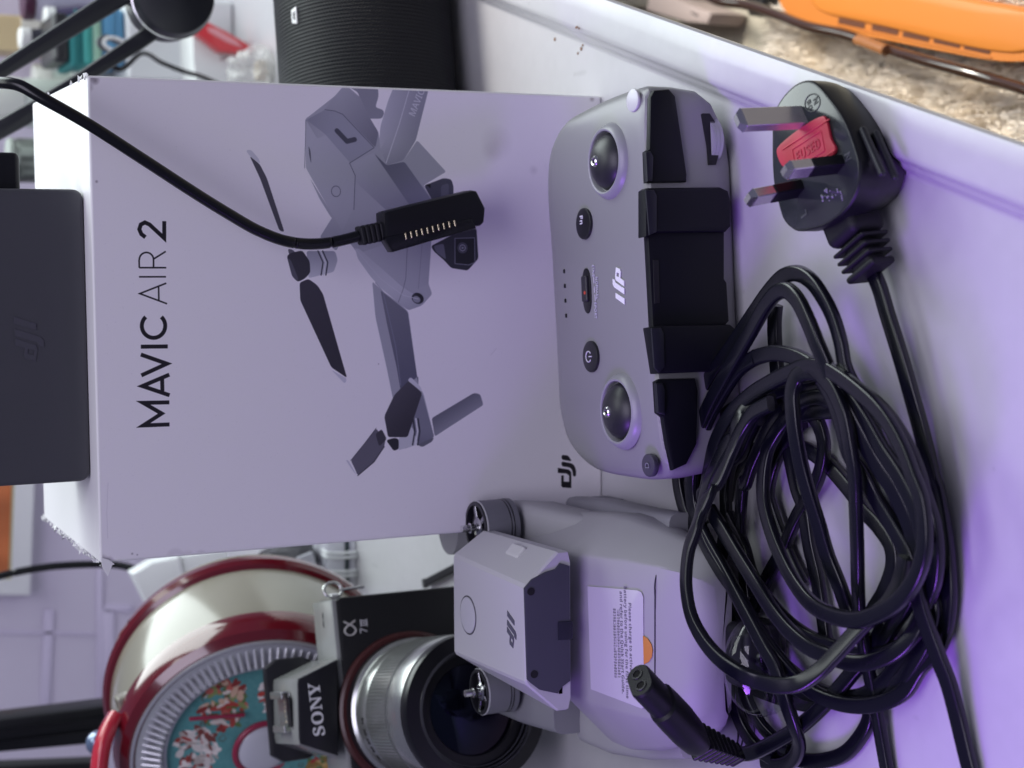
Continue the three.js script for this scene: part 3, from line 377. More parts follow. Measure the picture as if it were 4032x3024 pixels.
  const pr = (k, h) => face.map(([s, t]) => fromF(F, cx + (s - cx) * k, cy + (t - cy) * k, h));
  const pg = part(g, 'plug_body', loft([pr(0.70, -0.0295), pr(0.78, -0.0275), pr(0.9, -0.02), pr(0.985, -0.012), pr(1.0, -0.008), pr(1.0, -0.0008), pr(0.985, 0)], true, true, 0.5), mat([0.0055, 0.006, 0.009], 0.42, { bumpMap: fine, bumpScale: 0.00005 }));
  part(pg, 'pin_face', slabLocal(F, face.map(([s, t]) => [cx + (s - cx) * 0.97, cy + (t - cy) * 0.97]), 0.0006, 0.0002, -0.0005), mat([0.024, 0.028, 0.030], 0.42, { bumpMap: smudge, bumpScale: 0.0006, roughnessMap: smudge }));
  const gl = []; for (const l of [[[3410, 500, 0.0245], [3456, 700, 0.0245]], [[3468, 540, 0.0185], [3500, 690, 0.0185]]]) gl.push(l);
  const axis = PY(3429, 1063, 0.018).sub(PY(3300, 760, 0.018)).normalize(), sd = new THREE.Vector3().crossVectors(axis, YN).normalize(), upv = new THREE.Vector3().crossVectors(sd, axis).normalize();
  gl.forEach((l, i) => { const p = PY(...l[0]).lerp(PY(...l[1]), 0.5); part(pg, 'grip_ridge', box(0.024, 0.003, 0.003, 0.0012, basis(p.addScaledVector(sd, -0.0005), axis, upv, sd)), mat([0.014, 0.015, 0.019], 0.45)); });
  const fz = smoothPts(C4([[630, 918], [655, 950], [690, 1095], [727, 1175], [712, 1222], [320, 1322], [288, 1285], [262, 1205], [272, 1165]]).map(([x, y]) => onF(F, x, y, 0.001)), 60);
  const red = mat([0.46, 0.022, 0.05], 0.5), fuse = part(pg, 'fuse_cover', slabLocal(F, fz, 0.0016, 0.0005, 0.0002), red);
  { const a = onF(F, 2932 + 430 / 2.011, 1232 / 2.011, 0.002), b = onF(F, 2932 + 572 / 2.011, 1142 / 2.011, 0.002), ang = Math.atan2(b[1] - a[1], b[0] - a[0]);
    const mx = (a[0] + b[0]) / 2, my = (a[1] + b[1]) / 2; part(fuse, 'lettering', text('FUSED', 'sans_bold', 0.0042, F, mx, my, ang, 0.0017, 0.0004), mat([0.36, 0.014, 0.035], 0.55));
    const rim = []; for (const [dx, dy, w, h] of [[0, 0.0042, 0.021, 0.0006], [0, -0.0042, 0.021, 0.0006], [0.0105, 0, 0.0006, 0.0084], [-0.0105, 0, 0.0006, 0.0084], [0, 0.0066, 0.034, 0.0007], [0, -0.0066, 0.034, 0.0007]]) rim.push(box(w, h, 0.0008, 0.0003, M(F).multiply(new THREE.Matrix4().makeTranslation(mx, my, 0.0018)).multiply(new THREE.Matrix4().makeRotationZ(ang)).multiply(new THREE.Matrix4().makeTranslation(dx, dy, 0)))); part(fuse, 'raised_frame', merge(rim), mat([0.52, 0.035, 0.065], 0.5)); }
  const emb = mat([0.04, 0.043, 0.05], 0.45);
  { const [s, t] = onF(F, 2932 + 540 / 2.011, 815 / 2.011), q = []; for (let i = 0; i <= 28; i++) { const a = i / 28 * 6.2832; q.push(fromF(F, s + 0.0036 * Math.cos(a), t + 0.0052 * Math.sin(a), 0.0001)); } const l = [round(q, 0.0006, 2)]; l.push(text('DB', 'sans_bold', 0.0026, F, s - 0.0006, t + 0.002, 0.4, 0, 0.0003)); l.push(text('N', 'sans_bold', 0.003, F, s + 0.0006, t - 0.0022, 0.4, 0, 0.0003)); part(pg, 'embossed_mark', merge(l), mat([0.009, 0.01, 0.012], 0.4)); }
  { const [s, t] = onF(F, 2932 + 820 / 2.011, 1240 / 2.011); part(pg, 'embossed_mark', text('N', 'sans_regular', 0.004, F, s, t, 0.35, 0, 0.0003), emb); const [s2, t2] = onF(F, 2932 + 470 / 2.011, 700 + 285 / 2.011); part(pg, 'embossed_mark', text('L', 'sans_bold', 0.0045, F, s2, t2, 0.4, 0, 0.0003), emb);
    const l = []; for (let i = 0; i < 26; i++) { const [a, b] = onF(F, 2932 + (600 + 200 * rnd()) / 2.011, 700 + (90 + 90 * rnd()) / 2.011), q = new THREE.IcosahedronGeometry(0.0002 + rnd() * 0.0006, 0); q.translate(...fromF(F, a, b, 0).toArray()); l.push(q); } const o = part(pg, 'chipped_moulding', merge(l), mat([0.2, 0.2, 0.23], 0.3)); o.userData.kind = 'stuff'; }
  for (const [b, hgt, tip, w, d, sleeve] of [[[3166, 462], 0.0305, [2900, 474], 0.0092, 0.0048, 0], [[3312, 646], 0.0255, [3086, 672], 0.0072, 0.0046, 0.55], [[3152, 742], 0.0265, [2942, 782], 0.0072, 0.0046, 0.55]]) {
    const p0 = PY(...b, TY - 0.001), p1 = PY(...tip, TY + hgt), up = p1.clone().sub(p0), L = up.length(); up.normalize();
    const sx = sd.clone().addScaledVector(up, -sd.dot(up)).normalize(), ax = new THREE.Vector3().crossVectors(up, sx), bm = (h0, h1, ww, dd) => box(ww, dd, h1 - h0, 0.0007, basis(p0.clone().addScaledVector(up, (h0 + h1) / 2), sx, ax, up));
    const big = !sleeve, sz = big ? [d, w] : [w, d];
    const pin = part(pg, big ? 'earth_pin' : 'live_pin', bm(sleeve * L, L - 0.0022, ...sz), mat([0.66, 0.64, 0.62], 0.25, { metalness: 0.75 }));
    const q = [0, 1].map((k) => { const w2 = sz[0] / 2 * (k ? 0.62 : 1), d2 = sz[1] / 2 * (k ? 0.55 : 1); return [[-1, -1], [1, -1], [1, 1], [-1, 1]].map(([a, c]) => p0.clone().addScaledVector(up, L - 0.0023 + k * 0.0023).addScaledVector(sx, a * w2).addScaledVector(ax, c * d2)); });
    part(pin, 'pin_tip', loft(q, true, true, 0.2), metal);
    if (sleeve) part(pin, 'pin_sleeve', bm(0, sleeve * L, sz[0] * 1.03, sz[1] * 1.03), black);
  }
  { const p0 = PY(3345, 850, 0.017), p1 = PY(3432, 1075, 0.015), ax = p1.clone().sub(p0), L = ax.length(); ax.normalize(); const s = new THREE.Vector3().crossVectors(ax, YN).normalize(), u = new THREE.Vector3().crossVectors(s, ax).normalize(), l = [];
    const bx = (a, b, w, h, r) => l.push(box(b - a, w, h, r, basis(p0.clone().addScaledVector(ax, (a + b) / 2), ax, s, u)));
    bx(-0.012, L * 0.42, 0.0205, 0.018, 0.004); bx(0, L, 0.0135, 0.0095, 0.003);
    for (let i = 0; i < 4; i++) bx(L * (0.47 + 0.14 * i), L * (0.47 + 0.14 * i) + L * (i === 3 ? 0.12 : 0.065), 0.0215 - i * 0.0006, 0.014 - i * 0.0006, 0.0018);
    part(g, 'strain_relief', merge(l), rubber); }
  // the small connector that lies across the drone
  { const p0 = PY(2517, 2678, 0.094), p1 = PY(2755, 2925, 0.06), ax = p1.clone().sub(p0), L = ax.length(); ax.normalize();
    const w0 = PY(2478, 2600, 0.094).sub(PY(2555, 2760, 0.094)); const s = w0.addScaledVector(ax, -w0.dot(ax)).normalize(), u = new THREE.Vector3().crossVectors(s, ax).normalize(); if (u.y < 0) { s.negate(); u.negate(); }
    const F8 = frame(p0, s, u), fig = (k, dn) => { const l = []; for (let i = 0; i < 48; i++) { const a = i / 48 * 6.2832, x = 0.0062 * Math.cos(a) + Math.sign(Math.cos(a)) * 0.0042 * Math.min(1, Math.abs(Math.cos(a)) * 3), y = 0.0056 * Math.sin(a); l.push(p0.clone().addScaledVector(ax, dn).addScaledVector(s, x * k * 0.88).addScaledVector(u, y * k)); } return l; };
    const cb = part(g, 'connector_body', loft([fig(0.93, 0), fig(1, 0.001), fig(1, 0.016), fig(1.16, 0.017), fig(1.2, 0.024), fig(1.2, L * 0.72), fig(1.08, L * 0.9), fig(0.8, L)], true, true, 0.5), black);
    for (const k of [-1, 1]) { const p = p0.clone().addScaledVector(s, k * 0.0036).addScaledVector(ax, -0.0002); part(cb, 'contact_hole', cyl(p, ax, 0.0017, 0.0017, 0.0006, 20), mat([0.001, 0.001, 0.001], 0.9)); part(cb, 'hole_rim', lathe(p.clone(), ax, [[0.0018, 0.0003], [0.0019, -0.0004], [0.0026, -0.0003], [0.0028, 0.0004]], 24), mat([0.012, 0.012, 0.015], 0.45)); }
    const q0 = PY(2745, 2918, 0.058), q1 = PY(2905, 2975, 0.026), bx = q1.clone().sub(q0), L2 = bx.length(); bx.normalize(); const s2 = new THREE.Vector3().crossVectors(bx, YN).normalize(), u2 = new THREE.Vector3().crossVectors(s2, bx), l = [];
    for (let i = 0; i < 8; i++) { const k = 1 - i * 0.045; l.push(box(0.0026, 0.0135 * k, 0.0115 * k, 0.0011, basis(q0.clone().addScaledVector(bx, L2 * (i + 0.4) / 8), bx, s2, u2))); }
    l.push(box(L2, 0.0085, 0.0075, 0.002, basis(q0.clone().lerp(q1, 0.5), bx, s2, u2)));
    part(g, 'connector_strain_relief', merge(l), blackShine); }
}

// ------------------------------------------------------------------ folded drone in front of the carton, its battery lifted
{
  const D4 = crop(1750, 1900, 1.7015), B7 = crop(2000, 2199), cx = -0.033, g = thing('folded_drone', 'pale grey folded drone lying nose forward with its battery lifted half out', 'drone', V3(cx, 0, 0.06));
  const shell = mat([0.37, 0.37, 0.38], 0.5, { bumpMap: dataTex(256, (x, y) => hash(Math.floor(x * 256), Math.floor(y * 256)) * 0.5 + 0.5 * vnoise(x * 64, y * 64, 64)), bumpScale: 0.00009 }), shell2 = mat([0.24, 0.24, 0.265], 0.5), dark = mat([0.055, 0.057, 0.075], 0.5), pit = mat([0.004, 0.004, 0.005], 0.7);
  const sect = (z, ty, th, hl, hr, sy, by, xo = 0) => [[-th, ty], [-th * 0.4, ty + 0.0006], [th * 0.4, ty + 0.0006], [th, ty], [th + (hr - th) * 0.12, ty - 0.0012], [hr - (hr - th) * 0.1, sy + 0.0022], [hr, sy - 0.001], [hr * 0.98, (sy + by) / 2], [hr * 0.9, by + 0.003], [hr * 0.8, by], [-hl * 0.8, by], [-hl * 0.9, by + 0.003], [-hl * 0.98, (sy + by) / 2], [-hl, sy - 0.001], [-hl + (hl - th) * 0.1, sy + 0.0022], [-th - (hl - th) * 0.12, ty - 0.0012]].map(([x, y]) => V3(cx + xo + x, y, z));
  const body = part(g, 'body_shell', loft([sect(-0.04, 0.050, 0.026, 0.034, 0.034, 0.042, 0.022), sect(-0.034, 0.055, 0.028, 0.037, 0.037, 0.042, 0.018), sect(0.03, 0.060, 0.031, 0.046, 0.046, 0.044, 0.012), sect(0.082, 0.0665, 0.033, 0.060, 0.052, 0.044, 0.01), sect(0.09, 0.0685, 0.034, 0.062, 0.053, 0.044, 0.01), sect(0.105, 0.0636, 0.0345, 0.062, 0.053, 0.042, 0.011), sect(0.125, 0.0562, 0.0355, 0.058, 0.050, 0.037, 0.013), sect(0.145, 0.0488, 0.0355, 0.050, 0.046, 0.032, 0.016), sect(0.156, 0.043, 0.0345, 0.044, 0.041, 0.028, 0.018), sect(0.162, 0.0375, 0.032, 0.038, 0.036, 0.026, 0.02), sect(0.165, 0.032, 0.028, 0.033, 0.032, 0.025, 0.022)], true, true, 0.75), shell);
  // hood seam near the nose
  { const l = []; for (let i = 0; i <= 12; i++) { const x = -0.043 + 0.086 * i / 12, e = Math.max(0, Math.abs(x) - 0.034); l.push(V3(cx + x, 0.0499 - e * 1.55 + 0.0002, 0.1435 - e * 0.3)); } part(body, 'seam', sweep(l, 0.0007, 0.0007, () => 0, 4, 1, 6), mat([0.03, 0.03, 0.04], 0.8)); }
  // label and its orange tab, on the sloping hood
  const FH = frame(V3(cx, 0.0695, 0.0905), V3(-1, 0, 0), V3(0, -0.0195, 0.054).normalize());
  if (FH.n.y < 0) throw new Error('hood');
  const lab = part(g, 'label_sticker', slab(FH, D4([[958, 695], [1290, 722], [1318, 735], [1330, 765], [1336, 1505], [1320, 1515], [980, 1385]]), 0.0005, 0.0001, -0.0002), mat([0.58, 0.56, 0.62], 0.28, { clearcoat: 0.4, clearcoatRoughness: 0.25, bumpMap: smudge, bumpScale: 0.0005 }));
  part(lab, 'pull_tab', slab(FH, D4([[1328, 1025], [1360, 1045], [1385, 1085], [1393, 1125], [1388, 1170], [1370, 1200], [1335, 1218]]), 0.0004, 0.0001, -0.0001), mat([0.62, 0.24, 0.05], 0.5));
  { const ink = mat([0.15, 0.14, 0.18], 0.6), l = [];
    for (const [str, px, py, z] of [['Please charge to activate', 2482, 2520, 0.0017], ['battery before using for the first time', 2465, 2530, 0.0017], ['and refer to the Quick Start Guide.', 2449, 2530, 0.0017]]) { const [s, t] = onF(FH, px, py, 0.0003); l.push(text(str, 'sans_bold', z, FH, s, t, 0.03, 0.0003, 0.0001, 1.25)); }
    part(lab, 'lettering', merge(l), ink);
    const q = []; for (const [px, y0, y1] of [[2434, 2400, 2665], [2419, 2400, 2672]]) for (let y = y0; y < y1; y += 11) { const [s, t] = onF(FH, px + (y - y0) * 0.02, y, 0.0004); for (const [a, b, w, h] of [[0, 0.0007, 0.001, 0.0002], [0, 0, 0.0012, 0.0002], [0, -0.0006, 0.001, 0.0002], [0, 0, 0.0002, 0.0017], [0.0004, -0.0003, 0.0002, 0.0009]]) if (rnd() < 0.8) q.push(box(w, h, 0.0001, 0.00004, M(FH).multiply(new THREE.Matrix4().makeTranslation(s + a, t + b, 0.0004)))); }
    const o = part(lab, 'small_print', merge(q), ink); o.userData.kind = 'stuff'; }
  // battery
  const bt = (z, ty, th, h, by, xo) => [[-th, ty], [th, ty], [th + 0.002, ty - 0.001], [h, ty - 0.017], [h * 1.0, ty - 0.022], [h * 0.86, by], [-h * 0.86, by], [-h * 1.0, ty - 0.022], [-h, ty - 0.017], [-th - 0.002, ty - 0.001]].map(([x, y]) => V3(cx + 0.001 + x + xo, y, z));
  const bat = part(g, 'battery', loft([bt(0.0225, 0.0975, 0.0235, 0.036, 0.064, -0.0005), bt(0.024, 0.1, 0.0245, 0.037, 0.064, -0.0005), bt(0.107, 0.1, 0.0222, 0.0385, 0.0755, 0.0005), bt(0.108, 0.0992, 0.0216, 0.0378, 0.076, 0.0005)], true, true, 0.35), mat([0.50, 0.50, 0.51], 0.45, { bumpMap: shell.bumpMap, bumpScale: 0.00009 }));
  const FB = frame(V3(cx + 0.0015, 0, 0.1082), V3(1, 0, 0), YN);
  const end = part(bat, 'end_plate', slab(FB, D4([[535, 710], [585, 650], [680, 600], [745, 580], [775, 540], [840, 560], [845, 1330], [790, 1370], [760, 1415], [640, 1390], [580, 1345], [555, 1320]]), 0.0012, 0.0003, -0.0004), dark);
  for (const [px, py] of [[2091, 2329], [2104, 2655]]) { const [s, t] = onF(FB, px, py, 0.001); part(bat, 'screw_hole', cyl(fromF(FB, s, t, 0.0003), FB.n, 0.0019, 0.0019, 0.0008, 24), pit); }
  part(bat, 'latch_notch', slab(FB, D4([[764, 935], [860, 928], [862, 1052], [766, 1057]]), 0.0008, 0.0002, 0.0006), mat([0.012, 0.013, 0.025], 0.5));
  part(bat, 'latch_tooth', box(0.006, 0.004, 0.004, 0.001, new THREE.Matrix4().makeTranslation(...PZ(2200, 2712, 0.106).toArray())), pit);
  const FU = frame(V3(cx, 0.1, 0.06), V3(-1, 0, 0), V3(0, 0, 1));
  { const n = []; if (FU.n.y < 0) throw new Error('battery top'); const [s, t] = onF(FU, 1844, 2422); for (let i = 0; i < 40; i++) { const a = i / 40 * 6.2832; n.push([s + 0.0092 * Math.cos(a), t + 0.0092 * Math.sin(a)]); } const bt2 = part(bat, 'power_button', slabLocal(FU, n, 0.0009, 0.0004, -0.0003), mat([0.5, 0.5, 0.53], 0.45)); part(bt2, 'button_gap', lathe(fromF(FU, s, t, 0.0001), YN, [[0.0093, -0.0002], [0.0094, 0.0001], [0.0099, 0.0001], [0.01, -0.0002]]), mat([0.03, 0.03, 0.04], 0.7)); const [s2, t2] = onF(FU, 2016, 2483); part(bat, 'emblem', dji(FU, s2, t2, 0.0145, Math.PI - 0.05, 0.0, 0.0003), mat([0.09, 0.09, 0.12], 0.35)); }
  { const p = V3(cx + 0.0345, 0.0875, 0.0745); part(bat, 'side_latch', box(0.007, 0.005, 0.014, 0.0012, new THREE.Matrix4().makeRotationZ(-0.75).setPosition(p)), mat([0.6, 0.6, 0.6], 0.4)); const q = V3(cx + 0.037, 0.0832, 0.092); part(bat, 'side_slot', box(0.001, 0.001, 0.005, 0.0003, new THREE.Matrix4().makeRotationZ(-0.75).setPosition(q)), pit); }
  // motors
  const motor = (name, p, r, h, label) => {
    const ring = mat([0.012, 0.012, 0.016], 0.35), m = part(g, name, merge([lathe(p.clone().addScaledVector(YN, -h), YN, [[r * 1.02, 0], [r * 1.02, h * 0.93], [r * 1.0, h * 0.96]]), cyl(p.clone().addScaledVector(YN, -h - 0.002), YN, r * 1.04, r * 1.04, 0.0022, 40)]), mat([0.15, 0.15, 0.175], 0.45), label);
    part(m, 'rim', lathe(p.clone(), YN, [[r, -h * 0.05], [r * 1.01, 0], [r * 0.99, 0.0006], [r * 0.86, 0.0007], [r * 0.84, -0.003]]), ring);
    part(m, 'bright_edge', lathe(p.clone().addScaledVector(YN, -h * 0.07), YN, [[r * 1.0, 0], [r * 1.035, 0.0003], [r * 1.03, 0.0009], [r * 1.0, 0.001]]), mat([0.5, 0.5, 0.52], 0.35));
    part(m, 'recess', cyl(p.clone().addScaledVector(YN, -0.005), YN, r * 0.86, r * 0.86, 0.0008, 32), pit);
    const hub = [lathe(p.clone().addScaledVector(YN, -0.0045), YN, [[r * 0.42, 0], [r * 0.4, 0.004], [r * 0.3, 0.0048], [0.0001, 0.005]])];
    for (let i = 0; i < 5; i++) { const a = i / 5 * 6.2832 + 0.4, q = box(r * 0.55, 0.0016, r * 0.2, 0.0006); q.translate(r * 0.6, 0, 0); q.rotateY(a); q.translate(p.x, p.y - 0.0014, p.z); hub.push(q); }
    part(m, 'spokes', merge(hub), mat([0.42, 0.42, 0.44], 0.22, { metalness: 1 }));
    part(m, 'shaft', merge([cyl(p.clone(), YN, 0.0019, 0.0019, 0.0085, 20), cyl(p.clone().addScaledVector(YN, 0.002), YN, 0.0028, 0.0028, 0.0018, 20)]), metal);
    const gr = []; for (let i = 0; i < 2; i++) gr.push(lathe(p.clone().addScaledVector(YN, -h * (0.86 + 0.1 * i)), YN, [[r * 1.015, 0], [r * 1.03, 0.0002], [r * 1.03, 0.0007], [r * 1.015, 0.0009]]));
    part(m, 'groove', merge(gr), ring); return m;
  };
  motor('motor', PY(1876, 2078, 0.082), 0.0138, 0.017);
  motor('motor', PY(1888, 2724, 0.076), 0.0122, 0.016);
  // arms and legs
  const chain = (l) => loft(l.map(([px, py, y, w, h]) => { const p = PY(px, py, y), r = []; for (let i = 0; i < 16; i++) { const a = i / 16 * 6.2832, C = Math.cos(a), S = Math.sin(a); r.push(V3(p.x + Math.sign(C) * Math.abs(C) ** 0.5 * w, p.y + Math.sign(S) * Math.abs(S) ** 0.5 * h, p.z)); } return r; }), true, true, 0.9);
  part(g, 'motor_mount', cyl(PY(1876, 2078, 0.045), YN, 0.0142, 0.0142, 0.018, 40), shell); part(g, 'rear_arm', merge([chain([[1990, 2070, 0.055, 0.013, 0.01], [2020, 2075, 0.054, 0.0145, 0.011], [2130, 2085, 0.048, 0.015, 0.012], [2250, 2110, 0.044, 0.014, 0.012], [2420, 2120, 0.036, 0.010, 0.01]])]), shell);
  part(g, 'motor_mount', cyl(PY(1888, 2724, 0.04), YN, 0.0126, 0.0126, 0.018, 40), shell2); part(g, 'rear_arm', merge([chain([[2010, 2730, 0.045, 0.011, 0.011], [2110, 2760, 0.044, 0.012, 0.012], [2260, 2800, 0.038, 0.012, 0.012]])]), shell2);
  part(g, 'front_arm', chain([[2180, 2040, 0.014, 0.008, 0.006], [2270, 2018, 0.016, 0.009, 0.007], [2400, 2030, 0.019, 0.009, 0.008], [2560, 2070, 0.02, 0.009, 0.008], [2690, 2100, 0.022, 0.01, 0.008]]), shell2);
  part(g, 'landing_leg', chain([[2100, 1990, 0.012, 0.006, 0.008], [2220, 1990, 0.006, 0.0045, 0.004], [2380, 1985, 0.005, 0.0045, 0.004], [2440, 1994, 0.004, 0.004, 0.003]]), mat([0.14, 0.14, 0.165], 0.5));
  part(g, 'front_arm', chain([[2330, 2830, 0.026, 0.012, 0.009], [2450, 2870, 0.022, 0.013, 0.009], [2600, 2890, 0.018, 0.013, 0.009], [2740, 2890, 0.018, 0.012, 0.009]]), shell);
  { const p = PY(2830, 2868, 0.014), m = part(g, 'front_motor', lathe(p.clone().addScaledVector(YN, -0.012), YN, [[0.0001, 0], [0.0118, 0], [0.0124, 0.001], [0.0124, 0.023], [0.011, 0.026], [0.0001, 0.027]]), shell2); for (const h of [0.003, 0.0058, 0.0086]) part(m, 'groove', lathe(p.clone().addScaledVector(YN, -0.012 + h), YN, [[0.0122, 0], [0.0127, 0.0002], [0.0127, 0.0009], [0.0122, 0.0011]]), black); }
  // camera under the nose and its clear guard
  const cam = part(g, 'gimbal_camera', box(0.03, 0.024, 0.02, 0.005, new THREE.Matrix4().makeTranslation(cx - 0.002, 0.015, 0.174)), black);
  part(cam, 'camera_lens', cyl(V3(cx - 0.002, 0.016, 0.183), ZN, 0.006, 0.005, 0.003, 28), blackShine);
  const gd = new THREE.SphereGeometry(0.02, 36, 18, 0, Math.PI * 2, 0, Math.PI / 1.7); gd.scale(1.2, 0.75, 1); gd.rotateX(Math.PI / 2); gd.translate(cx - 0.005, 0.016, 0.182);
  part(g, 'clear_guard', gd, mat([0.9, 0.92, 0.94], 0.06, { transmission: 1, thickness: 0, side: THREE.DoubleSide }));
}
// ------------------------------------------------------------------ the camera
{
  const C6 = crop(1000, 2199), B7 = crop(2000, 2199), F = frame(V3(-0.1326, 0, -0.137), V3(0.970, 0, -0.242), YN);
  const g = thing('mirrorless_camera', 'black mirrorless camera with a silver ringed lens standing behind the drone', 'camera', fromF(F, 0, 0, -0.03));
  const leather = mat([0.004, 0.004, 0.006], 0.6, { bumpMap: dataTex(256, (x, y) => vnoise(x * 50, y * 50, 50) * 0.7 + 0.3 * vnoise(x * 110, y * 110, 110)), bumpScale: 0.0002 }), paint = mat([0.007, 0.007, 0.01], 0.36, { bumpMap: fine, bumpScale: 0.00003 }), silver = mat([0.44, 0.45, 0.44], 0.24, { metalness: 0.8 });
  const L = (l, o = 0) => l.map(([x, y]) => onF(F, x, y, o)), rt = L(C6([[610, 315]]))[0], sh = rt[1];
  const xr = rt[0], xl = -0.105;
  const body = part(g, 'body', slabLocal(F, [[xr, 0.004], [xr - 0.003, 0], [xl, 0], [xl - 0.004, 0.005], [xl - 0.004, sh - 0.012], [xl + 0.004, sh - 0.003], [xr - 0.002, sh - 0.003], [xr, sh - 0.006]], 0.04, 0.0015, -0.04), leather);
  part(g, 'top_plate', slabLocal(F, [[xr - 0.001, sh - 0.004], [xr - 0.001, sh - 0.0005], [xl + 0.004, sh - 0.0005], [xl, sh - 0.004]], 0.038, 0.0008, -0.039), mat([0.30, 0.31, 0.30], 0.2, { bumpMap: fine, bumpScale: 0.00002, specularIntensity: 1 }));
  { const pt = L(C6([[512, 455], [516, 520]])); for (const [s] of pt) part(g, 'microphone_slot', box(0.0042, 0.0005, 0.0009, 0.0002, M(F).multiply(new THREE.Matrix4().makeTranslation(s, sh - 0.0003, -0.02))), black); }
  // viewfinder hump
  const hp = L(C6([[655, 795], [345, 950], [340, 990], [352, 1430], [362, 1475], [660, 1570]]), 0.004);
  const plate = mat([0.22, 0.225, 0.22], 0.22, { bumpMap: fine, bumpScale: 0.00002 }), hum = part(g, 'viewfinder_hump', slabLocal(F, hp, 0.05, 0.0012, -0.0465), plate); part(hum, 'hump_front', slabLocal(F, hp.map(([s, t], i) => [s + (i < 3 ? -0.0004 : 0.0004), t - 0.0006]), 0.003, 0.0008, 0.0012), paint);
  const top = (hp[1][1] + hp[4][1]) / 2, hx = (hp[1][0] + hp[4][0]) / 2;
  const Ft = frame(fromF(F, hx, top + 0.0008, -0.021), F.u, F.n.clone().negate());
  const shoe = part(hum, 'hot_shoe', box(0.0235, 0.024, 0.0012, 0.0004, M(Ft)), silver);
  for (const k of [-1, 1]) part(hum, 'shoe_rail', merge([box(0.0014, 0.024, 0.0042, 0.0004, M(Ft).multiply(new THREE.Matrix4().makeTranslation(k * 0.0118, 0, 0.0024))), box(0.0042, 0.024, 0.0012, 0.0004, M(Ft).multiply(new THREE.Matrix4().makeTranslation(k * 0.0102, 0, 0.0046)))]), silver);
  for (let i = 0; i < 5; i++) part(hum, 'shoe_contact', box(0.0012, 0.0012, 0.0006, 0.0002, M(Ft).multiply(new THREE.Matrix4().makeTranslation(-0.006 + i * 0.003, -0.002, 0.0007))), mat([0.8, 0.7, 0.45], 0.25, { metalness: 1 }));
  part(hum, 'shoe_well', box(0.018, 0.006, 0.0016, 0.0004, M(Ft).multiply(new THREE.Matrix4().makeTranslation(0, -0.013, 0.0012))), blackShine);
  part(g, 'eyecup', slabLocal(frame(fromF(F, hx, top, -0.047), F.u, YN), [[-0.028, -0.03], [0.028, -0.03], [0.032, -0.02], [0.032, -0.004], [0.027, 0.0035], [-0.027, 0.0035], [-0.032, -0.004], [-0.032, -0.02]], 0.008, 0.002, -0.008), mat([0.012, 0.012, 0.015], 0.35));
  const wht = mat([0.72, 0.72, 0.74], 0.4);
  { const [s, t] = onF(F, 1246, 2793, 0.0045); part(hum, 'lettering', text('SONY', 'serif_bold', 0.0072, F, s, t, 0.02, 0.0043, 0.0004, 1.12), wht); }
  { const [s, t] = onF(F, 1379, 2472, 0.0005), q = [[1, 0.8], [0.62, 0.25], [0.15, -0.5], [-0.45, -0.8], [-1, -0.35], [-1, 0.35], [-0.45, 0.8], [0.15, 0.5], [0.62, -0.25], [1, -0.8]].map(([x, y]) => fromF(F, s + x * 0.0042, t + y * 0.0046, 0.0002)); part(body, 'lettering', round(q, 0.0011, 2), mat([0.62, 0.6, 0.58], 0.3));
    const [s2, t2] = onF(F, 1432, 2483, 0.0005); part(body, 'lettering', text('7', 'sans_regular', 0.0046, F, s2, t2, 0, 0.0001, 0.0003), wht); const [s3, t3] = onF(F, 1433, 2452, 0.0005), b = []; for (const [x, y, w, h] of [[0, 0.002, 0.0046, 0.0005], [0, -0.002, 0.0046, 0.0005], [-0.0013, 0, 0.0006, 0.004], [0, 0, 0.0006, 0.004], [0.0013, 0, 0.0006, 0.004]]) b.push(box(w, h, 0.0003, 0.0001, M(F).multiply(new THREE.Matrix4().makeTranslation(s3 + x, t3 + y, 0.0002)))); part(body, 'lettering', merge(b), wht); }
  // mount and lens
  const [ms, mt] = onF(F, 1620, 2792), c0 = fromF(F, ms, mt, 0), N = F.n;
  part(g, 'mount_ring', lathe(c0.clone(), N, [[0.0478, -0.001], [0.0478, 0.0028], [0.046, 0.004], [0.043, 0.0042]]), mat([0.06, 0.014, 0.014], 0.35));
  const lens = part(g, 'lens_barrel', lathe(c0.clone(), N, [[0.0435, 0.002], [0.0435, 0.0125], [0.0415, 0.014], [0.0415, 0.0325], [0.0408, 0.034], [0.0408, 0.1]]), silver);
  part(lens, 'rear_collar', lathe(c0.clone(), N, [[0.0432, 0.003], [0.0437, 0.0032], [0.0437, 0.0115], [0.0425, 0.0128]]), paint);
  const kn = []; for (let i = 0; i < 130; i++) { const a = i / 130 * 6.2832, r = 0.0425, q = new THREE.BoxGeometry(0.0011, 0.0011, 0.032); q.rotateZ(a); q.translate(Math.cos(a) * r, Math.sin(a) * r, 0.0525); q.applyMatrix4(basis(c0, F.u, F.v, F.n)); kn.push(q); }
  part(lens, 'focus_ring', merge([lathe(c0.clone(), N, [[0.0405, 0.035], [0.0424, 0.0355], [0.0424, 0.0685], [0.0405, 0.069]]), ...kn]), silver);
  part(lens, 'dark_gap', lathe(c0.clone(), N, [[0.0412, 0.0688], [0.0412, 0.0718]]), black); part(lens, 'silver_ring', lathe(c0.clone(), N, [[0.0405, 0.0715], [0.0428, 0.072], [0.0428, 0.092], [0.0420, 0.094], [0.04, 0.094]]), silver);
  part(lens, 'front_ring', lathe(c0.clone(), N, [[0.040, 0.0925], [0.0432, 0.0945], [0.0434, 0.1], [0.0425, 0.1025], [0.0350, 0.1035], [0.0338, 0.1025], [0.0336, 0.097]]), mat([0.004, 0.004, 0.006], 0.3));
